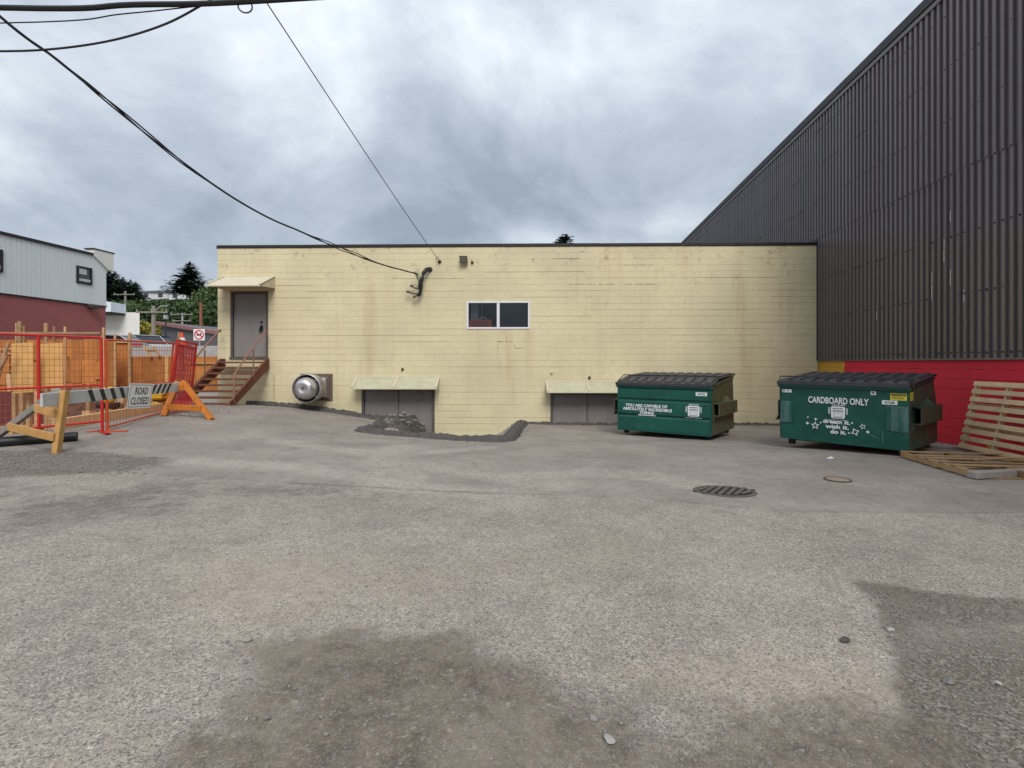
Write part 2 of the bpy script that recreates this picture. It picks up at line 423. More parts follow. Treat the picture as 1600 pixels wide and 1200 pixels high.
def base_z(x, y):
    """height of the lot relative to the camera's ground"""
    x = np.asarray(x, float); y = np.asarray(y, float)
    xx = np.clip(x, -13, 11); yy = np.clip(y, -9, 17.2)
    r2 = (xx[...,None]-CP[:,0])**2 + (yy[...,None]-CP[:,1])**2
    return (mq(r2)*_W).sum(-1)
def gz(x, y): return float(base_z(x, y))
def ray(px, py): return (px-800.0)/F, (HOR-py)/F
def P(px, py, d):
    a, b = ray(px, py); return Vector((a*d, d, H + b*d))
def gp(px, py):
    """photo pixel -> point on the lot surface"""
    a, b = ray(px, py); d = 8.0
    for _ in range(60):
        z = gz(a*d, d); nd = (z - H)/b; d = d + .5*(nd-d); d = max(.3, min(60, d))
    return Vector((a*d, d, gz(a*d, d)))
def hash2(ix, iy, seed):
    h = (ix.astype(np.int64)*374761393 + iy.astype(np.int64)*668265263 + seed*1274126177) & 0x7fffffff
    h = ((h ^ (h >> 13))*1103515245) & 0x7fffffff
    return ((h ^ (h >> 16)) & 0xffff)/65535.0
def vnoise(x, y, s, seed=0):
    x = x*s; y = y*s; ix = np.floor(x); iy = np.floor(y); fx = x-ix; fy = y-iy
    fx = fx*fx*(3-2*fx); fy = fy*fy*(3-2*fy)
    a = hash2(ix,iy,seed); b = hash2(ix+1,iy,seed); c = hash2(ix,iy+1,seed); d = hash2(ix+1,iy+1,seed)
    return (a*(1-fx)+b*fx)*(1-fy) + (c*(1-fx)+d*fx)*fy
def fbm(x, y, s, seed=0, o=4):
    t = 0; a = .5
    for k in range(o):
        t = t + a*vnoise(x, y, s*2**k, seed+k*17); a *= .5
    return t
def polysd(x, y, poly):
    """signed distance (negative inside) to a polygon"""
    d = np.full(x.shape, 1e9); ins = np.zeros(x.shape, bool); n = len(poly)
    for i in range(n):
        ax, ay = poly[i]; bx, by = poly[(i+1)%n]
        ex, ey = bx-ax, by-ay; wx, wy = x-ax, y-ay
        t = np.clip((wx*ex+wy*ey)/(ex*ex+ey*ey+1e-12), 0, 1)
        d = np.minimum(d, (wx-ex*t)**2 + (wy-ey*t)**2)
        c = ((ay > y) != (by > y)) & (x < (bx-ax)*(y-ay)/(by-ay+1e-12) + ax)
        ins ^= c
    d = np.sqrt(d); return np.where(ins, -d, d)
def gpoly(pts): return [tuple(gp(*p)[:2]) for p in pts]

# yellow building frame
A0 = Vector((-9.42, 16.80, 0)); B0 = Vector((9.54, 16.36, 0))
WL = (B0-A0).length; WD = (B0-A0)/WL; WROT = math.atan2(WD.y, WD.x)
def wl_(px, py, out_=0.0):
    """photo pixel -> (u, z) on the yellow wall plane (or a plane 'out_' metres in front of it)"""
    a, b = ray(px, py)
    nx, ny = WD.y, -WD.x               # outward normal
    ox, oy = A0.x + nx*out_, A0.y + ny*out_
    d = (ox*nx + oy*ny)/(a*nx + ny)
    return (a*d-ox)*WD.x + (d-oy)*WD.y, H + b*d
CNR = Vector((9.56, 16.40, 0))         # corner with the dark building
RDIR = Vector((-.0927, -1, 0)).normalized(); RROT = math.atan2(RDIR.y, RDIR.x)

# well in front of the lower doors
WELL = gpoly([(640,657),(575,672),(780,685),(808,668)])
WELL = [tuple(WELL[1]), tuple(WELL[2]), (.2, 16.4), (.2, 19.5), (-3.6, 19.5), (-3.1, 16.66)]
PIT = [(-40,9.2),(-10.2,9.0),(-8.75,10.5),(-8.55,12.5),(-8.75,14.2),(-9.55,15.4),(-9.75,24.0),(-40,24)]
def ground_z(x, y):
    z = base_z(x, y)
    z = z + (fbm(x, y, .9, 3, 3)-.45)*.03
    # the well: drops towards the wall
    sd_ = polysd(x, y, WELL)
    z = z - sstep(-sd_, .15, .8)*np.clip((y-12.0)/2.6, .15, 1)*1.05*sstep(x, -3.4, -2.3)
    # rising street and hillside behind
    far = np.interp(y, [0,17.5,24,30,45,62,85,140,200,400,1200], [0,0,1.0,1.9,2.2,3.4,7.5,18.5,21,30,40])
    w = sstep(y, 16, 24)
    z = z*(1-w) + w*(far-.35) 
    # building pit
    sp_ = polysd(x, y, PIT)
    z = np.where(y < 24.5, z - sstep(-sp_, .05, .75)*(1.15 + z*.6), z)
    z = np.where((x < -13) & (y < 9), z, z)
    return z

def arr(a, b, st): return list(np.arange(a, b, st))
xs = sorted(set([round(v, 3) for v in
     [-900,-500,-300,-200,-150,-120,-100,-80,-65,-52,-42,-36,-30] + arr(-26,-10,.35) + arr(-10,9.6,.075) + arr(9.6,14,.4) + [16,20,26,34,44,60,85,120,180,260,400,900]]))
ys = sorted(set([round(v, 3) for v in
     [-300,-120,-60,-40,-25,-15,-8,-4,-2,-.8,.2] + arr(.8,8.5,.055) + arr(8.5,17.6,.1) + arr(17.6,26,.4) + arr(26,62,2) + arr(62,220,5) + [240,280,340,420,520,700,1000,1200]]))
X, Y = np.meshgrid(np.array(xs), np.array(ys)); nx_, ny_ = len(xs), len(ys)
Z = ground_z(X, Y)
gv_ = np.stack([X.ravel(), Y.ravel(), Z.ravel()], 1)
ii = np.arange(nx_*ny_).reshape(ny_, nx_)
gf = np.stack([ii[:-1,:-1], ii[:-1,1:], ii[1:,1:], ii[1:,:-1]], -1).reshape(-1,4)
gme = bpy.data.meshes.new('ground')
gme.vertices.add(len(gv_)); gme.vertices.foreach_set('co', gv_.ravel())
gme.loops.add(gf.size); gme.loops.foreach_set('vertex_index', gf.ravel().astype(np.int32))
gme.polygons.add(len(gf)); gme.polygons.foreach_set('loop_start', np.arange(0, gf.size, 4, dtype=np.int32))
gme.polygons.foreach_set('use_smooth', np.ones(len(gf), bool))
gme.update(calc_edges=True)
def attr(name, a):
    at = gme.attributes.new(name, 'FLOAT', 'POINT'); at.data.foreach_set('value', np.clip(a, 0, 1).astype(np.float32).ravel())
n1 = fbm(X, Y, 1.1, 5, 5)-.47; n2 = fbm(X, Y, .45, 9, 4)-.47; n3 = fbm(X, Y, 3.0, 21, 4)-.47
def mask(poly, soft, rough=1.0, seedn=None):
    d = polysd(X, Y, poly) + (n1*.9 + n3*.35)*rough
    return sstep(-d, -soft, soft)
mud = mask(gpoly([(430,1010),(560,985),(720,1000),(820,1060),(960,1105),(1120,1125),(1300,1130),(1420,1165),(1500,1240),(1400,1330),(300,1330),(330,1200),(400,1130)]), .36, 1.1)
mud = np.maximum(mud, .8*mask(gpoly([(1335,905),(1420,912),(1490,935),(1400,942),(1350,930)]), .12, .4))
dark = mask(gpoly([(1325,905),(1450,918),(1600,935),(1900,990),(1900,1330),(1455,1330),(1440,1150),(1415,1080),(1380,985)]), .04, .22)
lite = mask(gpoly([(1400,965),(1620,965),(1700,1015),(1420,1025)]), .2, .5)
dark = dark*(1-.55*lite)
gravel = mask(gpoly([(-60,705),(120,704),(215,712),(260,722),(200,738),(60,742),(-60,745)]), .25, .8)
gravel = np.maximum(gravel, .7*mask(gpoly([(-60,760),(150,765),(330,745),(250,790),(90,820),(-60,830)]), .5, 1.4))
gravel = np.maximum(gravel, .55*mask(gpoly([(330,752),(560,762),(700,776),(560,784),(380,775)]), .3, .6))
seam_px = [(-200,728),(160,737),(420,752),(700,768),(980,776),(1240,799),(1600,801),(1900,803)]
newa = mask(gpoly(seam_px) + [(14,16.5),(9,18),(-9.5,18),(-14,12)], .03, .12)
sand = np.clip(mask(gpoly([(180,880),(420,850),(700,860),(980,850),(960,900),(700,950),(420,980),(200,940)]), .9, 1.6) +
               .9*mask(gpoly([(900,1040),(1180,1030),(1400,1075),(1380,1120),(1050,1100)]), .5, .9) +
               .5*mask(gpoly([(-100,1130),(260,1080),(300,1150),(200,1330),(-100,1330)]), .5, 1.0), 0, 1)*(.45 + 1.3*np.clip(n2+.3, 0, 1))
# pale tyre tracks over the newer asphalt
trk = np.zeros_like(X)
for pts, w in (([(560,770),(600,735),(640,710),(760,700)], .22), ([(800,745),(920,735),(1000,742),(1090,757)], .25), ([(440,690),(560,705),(700,735),(860,760)], .28),
               ([(620,700),(600,725),(650,745)], .3), ([(300,720),(480,730),(640,760),(800,775)], .35)):
    g_ = [gp(*p) for p in pts]; d = np.full(X.shape, 1e9)
    for p, q in zip(g_[:-1], g_[1:]):
        ex, ey = q.x-p.x, q.y-p.y; t = np.clip(((X-p.x)*ex+(Y-p.y)*ey)/(ex*ex+ey*ey), 0, 1)
        d = np.minimum(d, np.hypot(X-p.x-ex*t, Y-p.y-ey*t))
    trk = np.maximum(trk, sstep(w + n1*.5 - d, -.15, .15))
soil = sstep(-polysd(X, Y, PIT), -.15, .25)
soil = np.maximum(soil, sstep(Y, 17, 19)*sstep(-X, 9.3, 9.7)*.0)
green = sstep(Y, 58, 66)
dseam = np.abs(polysd(X, Y, gpoly(seam_px) + [(14,16.5),(9,18),(-9.5,18),(-14,12)]) + n1*.108 + n3*.042)
attr('seam', sstep(.085-dseam, 0, .06)*(Y < 10)*np.clip(.35+2.2*n2+1.2*n3, 0, 1))
attr('mud', mud); attr('dark', dark); attr('gravel', gravel); attr('newa', newa); attr('sand', sand); attr('trk', trk*(.4+.9*np.clip(n3+.45,0,1))); attr('soil', soil); attr('green', green)

def ground_mat():
    m = bpy.data.materials.new('worn_asphalt'); m.use_nodes = True
    n = m.node_tree.nodes; l = m.node_tree.links; b = n['Principled BSDF']
    b.inputs['Roughness'].default_value = .92; b.inputs['Specular IOR Level'].default_value = .25
    geo = n.new('ShaderNodeNewGeometry'); vec = geo.outputs['Position']
    def at(nm):
        a = n.new('ShaderNodeAttribute'); a.attribute_name = nm; return a.outputs['Fac']
    def noise(scale, det=5, ro=.6):
        t = n.new('ShaderNodeTexNoise'); t.inputs['Scale'].default_value = scale; t.inputs['Detail'].default_value = det; t.inputs['Roughness'].default_value = ro
        l.new(vec, t.inputs['Vector']); return t.outputs[0]
    def vor(scale, feat='F1', o='Color'):
        t = n.new('ShaderNodeTexVoronoi'); t.feature = feat; t.inputs['Scale'].default_value = scale; l.new(vec, t.inputs['Vector']); return t.outputs[o]
    def mr(x, a, b_, c, d):
        t = n.new('ShaderNodeMapRange'); t.interpolation_type = 'SMOOTHSTEP'; l.new(x, t.inputs[0])
        for i, q in enumerate((a, b_, c, d)): t.inputs[i+1].default_value = q
        return t.outputs[0]
    def math_(op, a, b_):
        t = n.new('ShaderNodeMath'); t.operation = op
        for i, q in enumerate((a, b_)):
            if isinstance(q, (int, float)): t.inputs[i].default_value = q
            else: l.new(q, t.inputs[i])
        return t.outputs[0]
    def mix(fac, a, c):
        t = n.new('ShaderNodeMix'); t.data_type = 'RGBA'
        if isinstance(fac, float): t.inputs[0].default_value = fac
        else: l.new(fac, t.inputs[0])
        for i, q in ((6, a), (7, c)):
            if isinstance(q, tuple): t.inputs[i].default_value = (*q, 1)
            else: l.new(q, t.inputs[i])
        return t.outputs[2]
    # stone chips: random grey per cell
    sepc = n.new('ShaderNodeSeparateColor'); l.new(vor(92), sepc.inputs[0]); chip = sepc.outputs[0]
    sep2 = n.new('ShaderNodeSeparateColor'); l.new(vor(230), sep2.inputs[0]); chip2 = sep2.outputs[0]
    def rag(nm, amt=1.0):
        return mr(math_('ADD', math_('ADD', at(nm), math_('MULTIPLY', math_('ADD', math_('ADD', mid0, spk0), -1.0), amt)), math_('MULTIPLY', math_('ADD', chip, -.5), .55)), .12, .92, 0, 1)
    mid0 = noise(5, 7, .75); spk0 = noise(19, 8, .85)
    spk = noise(17, 8, .85); crk = vor(.42, 'DISTANCE_TO_EDGE', 'Distance'); big = noise(.8, 6, .62); mid = noise(6, 6, .7); fine = noise(35, 4, .7); blot = noise(2.2, 7, .7)
    old = mix(mr(big, .3, .7, 0, 1), (.235,.214,.190), (.355,.322,.282))
    old = mix(mr(chip, .6, 1.0, 0, .6), old, (.58,.54,.485))
    old = mix(mr(chip, .40, 0, 0, .62), old, (.070,.064,.059))
    old = mix(mr(chip2, .45, 0, 0, .6), old, (.075,.070,.065))
    old = mix(mr(chip2, .75, 1, 0, .5), old, (.55,.52,.47))
    old = mix(mr(blot, .52, .70, 0, .45), old, (.150,.138,.126))
    new = mix(mr(big, .3, .7, 0, 1), (.200,.184,.168), (.285,.262,.236))
    new = mix(mr(mid, .45, .75, 0, .5), new, (.128,.119,.110))
    new = mix(mr(blot, .5, .7, 0, .4), new, (.122,.113,.104))
    new = mix(mr(chip2, .6, 1, 0, .22), new, (.27,.26,.24))
    new = mix(mr(chip2, .35, 0, 0, .3), new, (.085,.083,.08))
    c = mix(rag('newa', .9), old, new)
    c = mix(mr(at('seam'), .25, .9, 0, .75), c, (.075,.068,.06))
    c = mix(math_('MULTIPLY', math_('MULTIPLY', at('trk'), mr(spk, .35, .65, .1, 1)), .75), c, (.40,.365,.325))
    dust = math_('MULTIPLY', at('sand'), mr(mid, .3, .6, .35, .85))
    c = mix(math_('MULTIPLY', rag('sand', 1.5), .42), c, (.37,.325,.268))
    grv = mix(mr(chip, .1, .95, 0, 1), (.05,.046,.042), (.22,.20,.18))
    grv = mix(mr(mid, .4, .7, 0, .6), grv, (.095,.085,.075))
    c = mix(math_('MULTIPLY', rag('gravel', 1.6), .9), c, grv)
    drk = mix(mr(chip, .1, 1, 0, 1), (.070,.062,.054), (.25,.23,.20))
    drk = mix(mr(mid, .35, .65, 0, .6), drk, (.115,.098,.080))
    c = mix(math_('MULTIPLY', rag('dark', 1.1), .95), c, drk)
    mudc = mix(mr(mid, .3, .7, 0, 1), (.082,.069,.054), (.165,.140,.110))
    mudc = mix(mr(chip2, .72, 1, 0, .55), mudc, (.21,.195,.17))
    mudc = mix(mr(big, .45, .62, 0, .7), mudc, (.21,.188,.155))
    mudc = mix(mr(chip, .7, 1, 0, .35), mudc, (.26,.24,.21))
    c = mix(math_('MULTIPLY', rag('mud', 1.7), mr(fine, .2, .6, .7, .97)), c, mudc)
    # general grit so that the surface keeps its grain at a distance
    c = mix(mr(spk, .47, .32, 0, .62), c, (.065,.058,.052))
    c = mix(mr(spk, .55, .70, 0, .55), c, (.50,.462,.415))
    soil_ = mix(mr(mid, .3, .7, 0, 1), (.055,.032,.024), (.15,.095,.068))
    tn = n.new('ShaderNodeVectorMath'); tn.operation = 'MULTIPLY'; tn.inputs[1].default_value = (1.20, 1.145, 1.10); l.new(c, tn.inputs[0]); c = tn.outputs[0]
    c = mix(at('soil'), c, soil_)
    c = mix(at('green'), c, (.05,.075,.025))
    l.new(c, b.inputs['Base Color'])
    # relief
    hgt = math_('ADD', math_('MULTIPLY', chip, .6), math_('ADD', math_('MULTIPLY', chip2, .3), math_('MULTIPLY', mid, 1.2)))
    hgt = math_('MULTIPLY', hgt, mr(at('newa'), 0, 1, 1, .4))
    bp = n.new('ShaderNodeBump'); bp.inputs['Strength'].default_value = .7; bp.inputs['Distance'].default_value = .012
    l.new(hgt, bp.inputs['Height']); l.new(bp.outputs[0], b.inputs['Normal'])
    return m
gme.materials.append(ground_mat())
gro = bpy.data.objects.new('ground', gme); COL.objects.link(gro); struct(gro)

# ------------------------------------------------------------------ asphalt kerb round the well and along the wall
def kerb(name, pts, w, h, seed, lift=True):
    r_ = random.Random(seed); pts = [Vector((p[0], p[1], 0)) for p in pts]
    path = []
    for p, q in zip(pts[:-1], pts[1:]):
        m_ = max(2, int((q-p).length/.07))
        for k in range(m_): path.append(p.lerp(q, k/m_))
    path.append(pts[-1])
    vs = []; fs = []; prof = [(-.6,-.12),(-.48,.25),(-.3,.8),(0,1.0),(.3,.82),(.48,.25),(.6,-.12)]
    for i, p in enumerate(path):
        t = (path[min(i+2,len(path)-1)]-path[max(i-2,0)]).normalized(); s_ = Vector((-t.y, t.x, 0))
        ww = w*(.85+.3*vnoise(np.array(i*.13), np.array(seed*3.1), 1.0)); hh = h*(.8+.4*vnoise(np.array(i*.2), np.array(seed*1.7), 1.0))
        zb = gz(p.x, p.y)
        for (a, c) in prof:
            vs.append(p + s_*(a*ww + r_.uniform(-.035,.035)) + Vector((0,0,zb + c*hh + r_.uniform(-.030,.022))))
    m_ = len(prof)
    for i in range(len(path)-1):
        for k in range(m_-1):
            fs.append((i*m_+k, (i+1)*m_+k, (i+1)*m_+k+1, i*m_+k+1))
    return struct(MB().add(vs, fs).build(name, M['kerb'], smooth=True, fix=True))
k1 = gp(557,674); k2 = gp(778,690); k0 = gp(632,659); k3 = gp(806,672)
kerb('well_kerb', [(-3.05,15.9), (k0.x,k0.y), (k1.x+.1,k1.y+.12), (k1.x+.25,k1.y+.02), ((k1.x+k2.x)/2,(k1.y+k2.y)/2-.05), (k2.x,k2.y), (k2.x+.22,k2.y+.2), (k3.x,k3.y), (.32,16.3)], .34, .12, 3)
def wline(u): return (A0.x + WD.x*u + WD.y*.16, A0.y + WD.y*u - WD.x*.16)
kerb('wall_kerb', [wline(1.05), wline(3.0), wline(5.0), wline(6.35)], .26, .14, 5)
kerb('wall_kerb', [wline(9.75), wline(13.0), wline(16.0), wline(18.9)], .24, .07, 6)

# ------------------------------------------------------------------ yellow painted block building
WTOP = H + 2.056 + .0 + 0.0
ZT = H + 3.676                      # top of the block work
M['yellow_wall'] = paint_mat('cream_yellow_block_paint', (.655,.580,.375), (.42,.32,.17),
    sx=[(-.25,.35,2.65,2.6,.42),(-3.9,.3,4.9,5.0,.22),(.55,.25,2.7,2.3,.35),(-6.9,.16,.9,1.6,.3),(-2.8,.3,4.0,1.6,.25),(3.2,.5,5.2,2.4,.25),(-7.6,.05,1.2,1.6,.9)], topz=ZT)
bld = thing('yellow_building', 'low cream yellow painted concrete block building with flat roof behind the lot', 'building', (A0.x, A0.y, 0), WROT)
ZB = -1.2
def wrect(x0, y0, x1, y1):
    u0, za_ = wl_(x0, y0); u1, zb_ = wl_(x1, y1); return (u0, u1, min(za_, zb_), max(za_, zb_))
o_door = wrect(360,455,419,558)
o_win = wrect(729,471,828,514)
o_d1 = wrect(565,606,679,606); o_d1 = (o_d1[0], o_d1[1], -.95, o_d1[2])
o_d2 = wrect(860,613,976,613); o_d2 = (o_d2[0], o_d2[1], -.95, o_d2[2])
OPEN = [o_door, o_win, o_d1, o_d2]
ub = sorted({0.0, WL} | {v for o in OPEN for v in o[:2]}); zb = sorted({ZB, ZT} | {v for o in OPEN for v in o[2:]})
core = MB()
for i in range(len(ub)-1):
    for j in range(len(zb)-1):
        cu_, cz_ = (ub[i]+ub[i+1])/2, (zb[j]+zb[j+1])/2
        if any(o[0] < cu_ < o[1] and o[2] < cz_ < o[3] for o in OPEN): continue
        core.add([(ub[i],.014,zb[j]),(ub[i+1],.014,zb[j]),(ub[i+1],.014,zb[j+1]),(ub[i],.014,zb[j+1])], [(0,1,2,3)])
core.build('mortar_face', M['yellow_wall'], bld)
shell = MB()
shell.box((-.002,.02,ZB),(.2,20,ZT)).box((WL-.22,.02,ZB),(WL-.03,20,ZT)).box((.2,19.8,ZB),(WL-.22,20,ZT))
shell.build('side_wall', M['yellow_wall'], bld)
MB().box((.2,.25,ZT-.45),(WL-.22,19.8,ZT-.3)).build('roof', M['roofdeck'], bld)
fl = MB()
seg = 0.0
while seg < WL-.05:
    e_ = min(WL, seg+3.05); dz_ = .006*math.sin(seg*2.3)
    MB().bbox((seg+.004,-.035,ZT-.004+dz_),(e_-.004,.26,ZT+.085+dz_), .008).build('flashing', M['flash'], bld); seg = e_
MB().box((-.03,-.02,ZT-.02),(.0,20,ZT+.075)).build('flashing', M['flash'], bld)
# blocks
def block_mesh(L, hgt, name='concrete_block', r=.004, q=.0008):
    m_ = MB(); vs = [(q,0,r),(L-q,0,r),(L-q,0,hgt-r),(q,0,hgt-r),(0,r,0),(L,r,0),(L,r,hgt),(0,r,hgt),(0,.03,0),(L,.03,0),(L,.03,hgt),(0,.03,hgt)]
    return vs, [(0,1,2,3),(4,5,1,0),(5,6,2,1),(6,7,3,2),(7,4,0,3),(8,9,5,4),(9,10,6,5),(10,11,7,6),(11,8,4,7)]
BL, BH = .45, .2
blocks = []
nc = int((ZT-ZB)/BH)+1
brg = random.Random(5)
for c_ in range(nc):
    z1 = ZT - c_*BH; z0 = z1-BH
    off = (c_ % 2)*BL/2
    cuts = [0.0]; u = off if off > 0 else BL
    while u < WL-.02: cuts.append(u); u += BL
    cuts.append(WL)
    run = 0; gap = .004
    for a_, b_ in zip(cuts[:-1], cuts[1:]):
        if run <= 0:
            run = brg.randint(2, 9); gap = brg.choice([.001,.001,.002,.003,.005,.009,.016]) if z1 > H+2 else brg.choice([.0008,.001,.002,.003,.005,.010])
        run -= 1
        rects = [(a_, b_, z0, z1)]
        for o in OPEN:
            nr = []
            for (p, q, s, t) in rects:
                if q <= o[0] or p >= o[1] or t <= o[2] or s >= o[3]: nr.append((p,q,s,t)); continue
                s2, t2 = max(s, o[2]), min(t, o[3])
                if p < o[0]: nr.append((p, o[0], s, t))
                if q > o[1]: nr.append((o[1], q, s, t))
                p2, q2 = max(p, o[0]), min(q, o[1])
                if s < o[2]: nr.append((p2, q2, s, o[2]))
                if t > o[3]: nr.append((p2, q2, o[3], t))
            rects = nr
        for (p, q, s, t) in rects:
            if q-p > .03 and t-s > .02: blocks.append((p, q, s, t, gap))
full = [b for b in blocks if abs(b[1]-b[0]-BL) < 1e-4 and abs(b[3]-b[2]-BH) < 1e-4 and b[2] > .05]
full.sort(key=lambda b: (b[0]-9.3)**2 + ((b[2]-1.9)*1.0)**2)
pick = set(id(b) for b in full[:290])
var = {}
rest = MB()
for b in blocks:
    p, q, s, t, gap = b
    vg = brg.choice([.0003,.0003,.0003,.0006,.003]); L_ = q-p-vg; h_ = t-s-gap; dy_ = brg.uniform(-.0012,.0012)
    if id(b) in pick:
        key = (round(vg,4), gap)
        if key not in var:
            me = bpy.data.meshes.new('concrete_block'); vs, fs = block_mesh(L_, h_); me.from_pydata(vs, [], fs); me.materials.append(M['yellow_wall']); var[key] = me
        inst('concrete_block', var[key], bld, (p, dy_, s))
    else:
        vs, fs = block_mesh(L_, h_); rest.add([(v[0]+p, v[1]+dy_, v[2]+s) for v in vs], fs)
stuff(rest.build('concrete_block_field', M['yellow_wall'], bld))
# stepped crack under the window and a rusty control joint by the stairs
ck = MB()
def crackline(x0, y0, x1, y1, w=.012):
    (ua, za_), (ub_, zb_) = wl_(x0, y0), wl_(x1, y1)
    m_ = max(2, int(math.hypot(ub_-ua, zb_-za_)/.045))
    for k in range(m_):
        if brg.random() < .25: continue
        t0, t1 = k/m_, (k+.9)/m_
        a_ = (ua+(ub_-ua)*t0, za_+(zb_-za_)*t0); c_ = (ua+(ub_-ua)*t1, za_+(zb_-za_)*t1)
        ww = w*brg.uniform(.4,1.3)/2
        if abs(c_[0]-a_[0]) > abs(c_[1]-a_[1]): ck.box((min(a_[0],c_[0]),-.006,a_[1]-ww),(max(a_[0],c_[0]),.004,a_[1]+ww))
        else: ck.box((a_[0]-ww,-.006,min(a_[1],c_[1])),(a_[0]+ww,.004,max(a_[1],c_[1])))
crackline(791,524,791,534); crackline(778,534,804,534); crackline(804,534,804,544); crackline(778,534,778,545, .006); crackline(791,544,791,552,.006); crackline(804,544,818,544,.006)
crackline(862,404,905,404,.008); crackline(936,444,960,444,.008); crackline(978,444,1025,444,.006); crackline(765,396,765,402); crackline(934,417,934,421)
crackline(906,393,920,393); crackline(912,464,925,464,.009); crackline(886,444,930,444,.006); crackline(970,414,1022,414,.006)
ck.build('crack', mat('crack_shadow_grime', (.06,.045,.03), .95), bld)

# upper door
def door_set(o, leaves, name):
    u0, u1, z0, z1 = o; fw = .075
    fr = MB(); fr.box((u0,-.008,z0),(u0+fw,.16,z1)).box((u1-fw,-.008,z0),(u1,.16,z1)).box((u0+fw,-.006,z1-fw*.8),(u1-fw,.16,z1))
    f_ = fr.build('door_frame', M['framegrey'], bld)
    w_ = (u1-u0-2*fw)/leaves; res = []
    for k in range(leaves):
        a_ = u0+fw+k*w_+.006; b_ = a_+w_-.012
        d_ = MB().bbox((a_,.06,z0+.01),(b_,.105,z1-fw*.8-.008), .006).build('door', M['doorgrey'], bld); res.append((d_, a_, b_))
    return f_, res
_, dl = door_set(o_door, 1, 'door')
d_, a_, b_ = dl[0]; hz = o_door[2]
hm = MB(); hx = b_-.16
hm.bbox((hx-.05,.045,hz+.83),(hx+.05,.06,hz+1.02),.004); hm.tube([(hx+.01,.05,hz+.78),(hx-.03,.0,hz+.80),(hx-.04,-.015,hz+.87),(hx-.02,.0,hz+.96),(hx+.0,.05,hz+.98)],.014,6)
hm.build('door_handle', M['black'], d_)
MB().lathe([(.0,.035),(.035,.03),(.04,0)], (hx+.0,.06,hz+1.12),(0,-1,0),14).build('lock', M['black'], d_)
for zz in (.25,1.05,1.8): MB().box((a_-.02,.03,hz+zz),(a_+.01,.06,hz+zz+.11)).build('hinge', M['framegrey'], d_)
MB().box((o_door[0]-.02,-.05,o_door[2]-.05),(o_door[1]+.02,.16,o_door[2]-.002)).build('threshold', M['framegrey'], bld)
for o in (o_d1, o_d2):
    _, dl = door_set(o, 2, 'door')
    MB().box((dl[0][2]-.012,.045,o[2]),(dl[0][2]+.02,.06,o[3]-.07)).build('astragal', M['framegrey'], dl[0][0])
    for dd in dl:
        for zz in (.35,1.05): MB().box((dd[1]+.0,.045,o[3]-zz-.1),(dd[1]+.02,.06,o[3]-zz)).build('hinge', M['framegrey'], dd[0])
# window
u0, u1, z0, z1 = o_win; um = (u0+u1)/2
wn_ = MB(); t_ = .06
wn_.bbox((u0,-.02,z0),(u0+t_,.12,z1),.006).bbox((u1-t_,-.02,z0),(u1,.12,z1),.006).bbox((u0+t_-.002,-.018,z1-t_*.85),(u1-t_+.002,.12,z1),.006).bbox((u0+t_-.002,-.024,z0),(u1-t_+.002,.12,z0+t_*.95),.006)
wf = wn_.build('window_frame', M['whitevinyl'], bld)
MB().bbox((um-.045,-.01,z0+t_*.95),(um+.045,.1,z1-t_*.85),.006).build('mullion', M['whitevinyl'], wf)
gm = bpy.data.materials.new('window_glass'); gm.use_nodes = True
gn = gm.node_tree.nodes; gl = gm.node_tree.links; gn.clear()
go_ = gn.new('ShaderNodeOutputMaterial'); gmx = gn.new('ShaderNodeMixShader'); gtr = gn.new('ShaderNodeBsdfTransparent'); ggl = gn.new('ShaderNodeBsdfGlossy'); gfr = gn.new('ShaderNodeFresnel')
gtr.inputs[0].default_value = (.8,.84,.86,1); ggl.inputs['Roughness'].default_value = .03; gfr.inputs[0].default_value = 1.5
gl.new(gfr.outputs[0], gmx.inputs[0]); gl.new(gtr.outputs[0], gmx.inputs[1]); gl.new(ggl.outputs[0], gmx.inputs[2]); gl.new(gmx.outputs[0], go_.inputs[0])
M['clear'] = gm
for (a_, b_) in ((u0+t_, um-.045), (um+.045, u1-t_)):
    MB().box((a_,.05,z0+t_*.95),(b_,.056,z1-t_*.85)).build('pane', M['clear'], wf)
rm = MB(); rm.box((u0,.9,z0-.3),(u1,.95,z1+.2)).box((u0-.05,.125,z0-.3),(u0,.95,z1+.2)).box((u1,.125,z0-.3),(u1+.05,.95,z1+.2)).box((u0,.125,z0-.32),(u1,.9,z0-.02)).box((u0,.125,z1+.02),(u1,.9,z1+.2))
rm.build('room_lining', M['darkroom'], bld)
MB().box((um+.045,.085,z0+t_),(u1-t_,.09,z1-t_)).build('window_blind', mat('charcoal_blind', (.022,.026,.032), .6), wf)
MB().box((u0+.1,.4,z0),(u0+.34,.46,z1)).box((u0+.42,.6,z0),(u0+.46,.66,z1)).build('inner_post', M['curtain'], bld)
cd_t = thing('orange_notice', 'orange printed notice card standing behind the left window pane', 'notice', (A0.x, A0.y, 0), WROT)
c0u, c0z = wl_(733, 512); c1u, c1z = wl_(768, 499)
MB().box((c0u,.066,z0+t_),(c1u,.07,c1z)).build('card', M['orangecard'], cd_t)
lt = MB(); ch_ = c1z-z0-t_
for row, zz in enumerate((.62,.28)):
    x_ = c0u+.09+row*.02
    while x_ < c1u-.12:
        w_ = brg.uniform(.02,.05); lt.box((x_,.0645,z0+t_+ch_*zz-.03),(x_+w_,.066,z0+t_+ch_*zz+.03*brg.uniform(.5,1))); x_ += w_+brg.choice([.012,.012,.04])
lt.build('print', M['ink'], cd_t)
arc = MB().tube([(um-.5+.16*math.cos(t)+.0, .3, z0+.18+.22*math.sin(t)) for t in np.linspace(.3,2.9,12)], .012, 6)
